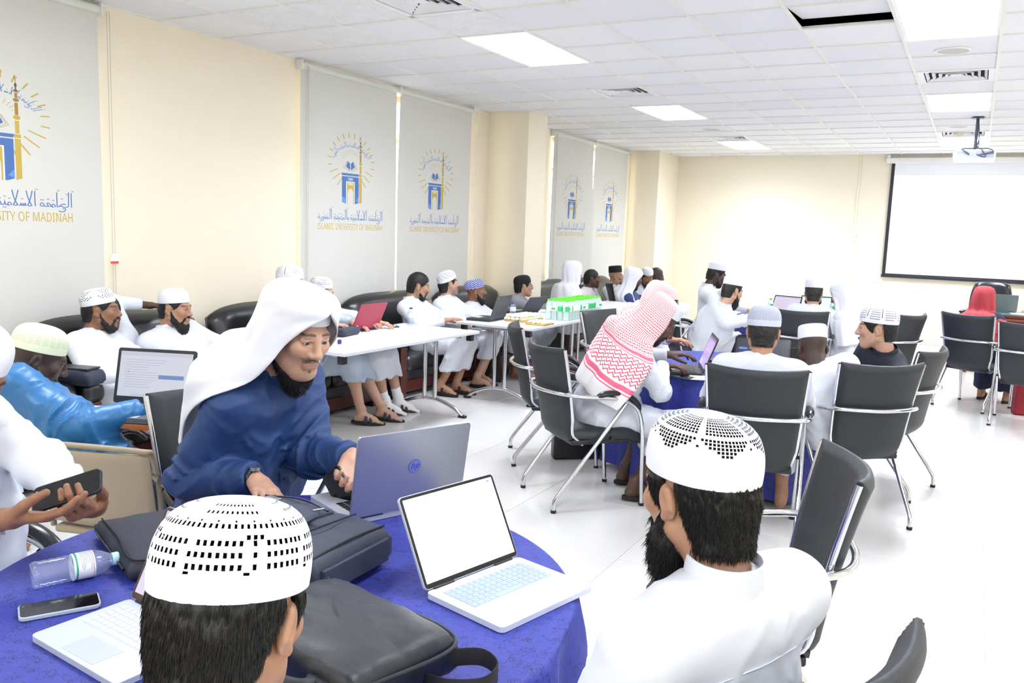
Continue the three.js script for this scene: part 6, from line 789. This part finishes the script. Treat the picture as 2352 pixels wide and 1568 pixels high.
{
  const s1 = thing('laptop_sleeve', 'flat dark padded laptop sleeve at the back left of the foreground table', 'sleeve', [-1.76, 0.754, -1.42], facing(0.313, 0.138)); obj('shell', subdiv(0.29, 0.045, 0.38, 0.008, 0.012, 3), M.darkFabric, s1); obj('seam', tube([[-0.12, 0.05, -0.17], [-0.12, 0.056, 0], [-0.12, 0.05, 0.165], [0, 0.055, 0.172], [0.12, 0.05, 0.165]], 0.0025, 40, 6), std('#15171f', 0.8), s1); obj('zip', tube([[-0.14, 0.026, -0.15], [-0.141, 0.026, 0.15]], 0.003, 10, 6), M.blackPlastic, s1);
  const b2 = thing('laptop_backpack', 'dark blue-grey backpack lying flat in the middle of the foreground table', 'backpack', [-1.425, 0.754, -1.5], facing(0.03, 1)), W = 0.43, D = 0.31, H = 0.1;
  obj('shell', subdiv(W, H, D, 0.006, 0.015, 8, 32), M.bag, b2); obj('front_pocket', subdiv(0.23, 0.02, 0.25, 0.006, 0.012, 5).translate(-0.06, 0.104, 0.0), M.bag, b2);
  obj('pocket_flap', slab((u, v) => [lerp(-0.16, 0.075, u), 0.135 + 0.008 * Math.sin(u * PI) - 0.018 * v * v, lerp(-0.05, 0.075, v) + 0.02 * u], 14, 10, 0.006), M.bag, b2);
  obj('edge_seam', [tube([[0.19, 0.1, -0.14], [0.196, 0.112, 0], [0.185, 0.1, 0.14]], 0.003, 24, 6), tube([[0.11, 0.118, -0.13], [0.105, 0.124, 0.02], [0.08, 0.112, 0.14]], 0.0022, 24, 6)], std('#14161e', 0.8), b2);
  obj('side_panel', rbox(0.012, 0.06, 0.25, 0.005, 0.213, 0.05, 0), M.bag, b2); obj('name_plate', rbox(0.042, 0.003, 0.016, 0.001, -0.085, 0.151, -0.03).rotateY(-0.12), M.steel, b2); obj('zip_pull', rbox(0.007, 0.004, 0.03, 0.0015, 0.04, 0.148, -0.065).rotateY(-0.5), M.steel, b2); obj('zip_pull', rbox(0.024, 0.004, 0.008, 0.0015, 0.055, 0.13, 0.115).rotateY(0.4), M.steel, b2);
  obj('zip', tube([[-0.15, 0.133, -0.085], [-0.03, 0.142, -0.09], [0.07, 0.135, -0.07]], 0.0025, 20, 6), M.blackPlastic, b2);
  const b3 = thing('leather_briefcase', 'shiny black leather briefcase with handle at the front of the table', 'briefcase', [-1.005, 0.754, -1.2], facing(-0.22, 0.975));
  obj('body', subdiv(0.4, 0.085, 0.27, 0.006, 0.02, 12, 36), M.bagLeather, b3); obj('top_seam', tube([[-0.185, 0.088, -0.11], [-0.05, 0.106, -0.02], [0.06, 0.1, 0.04], [0.1, 0.085, 0.12]], 0.003, 40, 6), M.bagLeather, b3); obj('piping', tube([[-0.19, 0.07, -0.128], [0, 0.082, -0.13], [0.19, 0.07, -0.126], [0.193, 0.07, 0.12]], 0.0042, 50, 6), M.bagLeather, b3);
  const hd = obj('handle', tube([[-0.11, 0.062, 0.13], [-0.1, 0.066, 0.165], [-0.04, 0.068, 0.185], [0.04, 0.068, 0.185], [0.1, 0.066, 0.165], [0.11, 0.062, 0.13]], 0.012, 50, 10), M.bagLeather, b3);
  for (const s of [-1, 1]) { const tb = obj('handle_tab', rbox(0.05, 0.01, 0.055, 0.004, s * 0.115, 0.083, 0.105).rotateX(0.12), M.bagLeather, b3); obj('rivet', cyl(0.006, 0.005, 0.004, 16, s * 0.115, 0.079, 0.113), M.chrome, tb); }
  obj('shoulder_strap', strap([[0.19, 0.05, -0.1], [0.235, 0.05, -0.15], [0.285, 0.045, -0.14], [0.295, 0.04, -0.09], [0.25, 0.035, -0.05], [0.2, 0.03, -0.04]], 0.034, 0.003, [0, 1, 0], 40), std('#15161a', 0.7), b3); obj('shoulder_strap', strap([[0.15, 0.02, 0.14], [0.17, 0.016, 0.2], [0.12, 0.012, 0.25], [0.02, 0.008, 0.26], [-0.1, 0.006, 0.24]], 0.034, 0.003, [0.3, 0.95, 0], 40), std('#15161a', 0.7), b3);
  const bb = thing('handbag', 'dark brown bag on the floor beside the sofa legs', 'bag', [-4.36, 0, -7.78], 0.3); obj('body', subdiv(0.16, 0.28, 0.34, 0.01, 0.02, 2, 18), std('#3a2a25', 0.6), bb); obj('handle', tube([[0, 0.27, -0.1], [0, 0.36, -0.06], [0, 0.36, 0.06], [0, 0.27, 0.1]], 0.01, 24, 8), std('#33241f', 0.6), bb);
  const rb = thing('shopping_bag', 'dark red bag on the floor at the right edge', 'bag', [0.62, 0, -9.5], 0.2); obj('body', rbox(0.34, 0.4, 0.14, 0.02, 0, 0.2, 0), std('#8f1526', 0.6), rb); obj('handle', tube([[-0.08, 0.39, 0], [-0.06, 0.48, 0], [0.06, 0.48, 0], [0.08, 0.39, 0]], 0.006, 20, 6), std('#6d0f1c', 0.6), rb);
  const kb = thing('briefcase', 'black case standing on the floor beside the empty chair', 'case', [-2.36, 0, -5.42], 0.7); obj('body', rbox(0.4, 0.3, 0.1, 0.02, 0, 0.15, 0), M.blackPlastic, kb); obj('handle', tube([[-0.06, 0.3, 0], [-0.05, 0.34, 0], [0.05, 0.34, 0], [0.06, 0.3, 0]], 0.008, 20, 6), M.blackPlastic, kb);
  const sb = thing('shoulder_bag', 'black bag on the sofa arm behind the man in blue', 'bag', [-4.6, 0.605, -3.09], 0.3); obj('body', subdiv(0.3, 0.08, 0.16, 0.006, 0.02, 6, 16), M.bag, sb); obj('flap', rbox(0.22, 0.012, 0.12, 0.005, 0.01, 0.1, 0), M.blackPlastic, sb);
}
// ---------------------------------------------------------------- tan writing chair of the man in blue
{
  const tan = std('#b3a48c', 0.7), tanD = std('#a3957d', 0.6), t = thing('folding_chair', 'tan plastic folding chair with a writing tablet under the man in blue', 'chair', [-2.8, 0, -2.13], facing(-0.32, -0.95));
  obj('backrest', slab((u, v) => { const s = 2 * u - 1; return [s * 0.215, lerp(0.47, 0.76, v), -0.235 - 0.05 * v + 0.03 * s * s]; }, 14, 10, 0.014), tan, t); obj('back_rim', tube([[-0.222, 0.44, -0.2], [-0.224, 0.6, -0.21], [-0.222, 0.75, -0.25], [-0.19, 0.775, -0.275], [0.19, 0.775, -0.275], [0.222, 0.75, -0.25], [0.224, 0.6, -0.21], [0.222, 0.44, -0.2]], 0.011, 60, 8), tanD, t);
  obj('seat', rbox(0.43, 0.03, 0.42, 0.012, 0, 0.43, 0), tan, t); for (const s of [-1, 1]) { obj('front_leg', tube([[s * 0.23, 0.62, -0.21], [s * 0.23, 0.42, -0.05], [s * 0.23, 0.01, 0.24]], 0.011, 24, 8), tanD, t); obj('rear_leg', tube([[s * 0.245, 0.43, 0.12], [s * 0.245, 0.01, -0.28]], 0.011, 10, 8), tanD, t); }
  const tb = obj('writing_tablet', plate(0.46, 0.02, 0.34, 0.06, 0.003).rotateY(0.1).translate(0.1, 0.782, 0.14), std('#b0622a', 0.45), t); obj('tablet_surface', plate(0.45, 0.003, 0.33, 0.058, 0.0008).rotateY(0.1).translate(0.1, 0.802, 0.14), std('#3a3b40', 0.5), tb); obj('tablet_arm', tube([[-0.23, 0.45, 0], [-0.22, 0.66, 0.05], [-0.1, 0.785, 0.12]], 0.012, 20, 8), tanD, t);
}
// ---------------------------------------------------------------- small things worn or carried
{
  const q = P.navyMan, place = (v) => v.toArray(), A3 = place;
  // placket, buttons, chest pocket and pen on the navy robe
  const strip = (qq, f0, f1, x0, x1, n, lift) => { const a = []; for (let i = 0; i <= n; i++) a.push(qq.onCloth(lerp(f0, f1, i / n), lerp(x0, x1, i / n), lift)); return a; };
  const lane = strip(q, 0.86, 0.12, 0.0, 0.0, 14, 0.006), side = A3(q.X);
  obj('placket', strap(lane.map(place), 0.034, 0.003, side, 40), navy, q.t); obj('placket_seam', tube(lane.map((p) => place(p.clone().addScaledVector(q.X, 0.018))), 0.0014, 40, 5), cloth('#12264c', 0.8), q.t);
  for (const f of [0.8, 0.66, 0.52, 0.38]) { const p = q.onCloth(f, 0, 0.009); obj('button', cyl(0.0058, 0.0058, 0.003, 14).applyQuaternion(new THREE.Quaternion().setFromUnitVectors(V(0, 1, 0), q.Fw)).translate(...place(p)), cloth('#0e1d3c', 0.4), q.t); }
  const pk = slab((u, v) => A3(q.onCloth(lerp(0.5, 0.74, v), lerp(0.04, 0.125, u), 0.006)), 8, 8, 0.003); obj('chest_pocket', pk, navy, q.t);
  const p0 = q.onCloth(0.78, 0.062, 0.011), p1 = q.onCloth(0.6, 0.07, 0.009), pen = thing('pen', 'white and silver pen clipped in the navy robe pocket', 'pen'); pen.position.copy(q.t.position); pen.rotation.y = q.th; obj('pen_body', rod(A3(p0), A3(p1), 0.0032, 0.0032, 10), M.silverLight, pen); obj('pen_clip', rod(A3(p0.clone().addScaledVector(q.Fw, 0.005)), A3(p0.clone().lerp(p1, 0.4).addScaledVector(q.Fw, 0.005)), 0.0014, 0.0014, 6), M.steel, pen);
  // pocket and pens of the man holding a phone
  const r = P.phoneMan, pk2 = slab((u, v) => A3(r.onCloth(lerp(0.42, 0.66, v), lerp(-0.03, -0.13, u), 0.005)), 8, 8, 0.003); obj('chest_pocket', pk2, cloth(WHITE), r.t);
  for (const [x, c, l] of [[-0.06, '#2a3fae', 'blue pen cap showing above the white chest pocket'], [-0.1, '#9aa6d8', 'pale pen clipped to the white chest pocket']]) { const a = r.onCloth(0.71, x, 0.008), b = r.onCloth(0.56, x, 0.008), pn = thing('pen', l, 'pen'); pn.position.copy(r.t.position); pn.rotation.y = r.th; obj('pen_body', rod(A3(a), A3(b), 0.004, 0.004, 10), std(c, 0.4), pn); obj('pen_clip', rod(A3(a.clone().addScaledVector(r.Fw, 0.006)), A3(a.clone().lerp(b, 0.5).addScaledVector(r.Fw, 0.006)), 0.0014, 0.0014, 6), M.steel, pn); }
  // yoke seams on the back of the white shirt in the right foreground
  const z = P.beardCap; for (const [f, w2] of [[0.8, 0.17]]) { const a = []; for (let i = 0; i <= 16; i++) a.push(A3(z.onCloth(f + 0.04 * (1 - (2 * i / 16 - 1) ** 2), lerp(-w2, w2, i / 16), 0.0015, true))); obj('yoke_seam', tube(a, 0.0016, 40, 5), cloth('#d9dce8', 0.9), z.t); }
  // watch on the right wrist
  const wr = q.arms.R.wr, fd = wr.clone().sub(q.arms.R.el).normalize(), band = new THREE.TorusGeometry(0.031, 0.008, 8, 28).applyQuaternion(new THREE.Quaternion().setFromUnitVectors(V(0, 0, 1), fd)).translate(...place(wr.clone().addScaledVector(fd, -0.004)));
  const w = obj('watch', band, M.blackPlastic, q.t); obj('watch_face', cyl(0.019, 0.018, 0.01, 24).translate(...place(wr.clone().add(V(0, 0.034, 0)))), M.steel, w);
}
scene.traverse((o) => { if (o.isMesh) o.castShadow = o.receiveShadow = true; });
renderer.render(scene, camera);
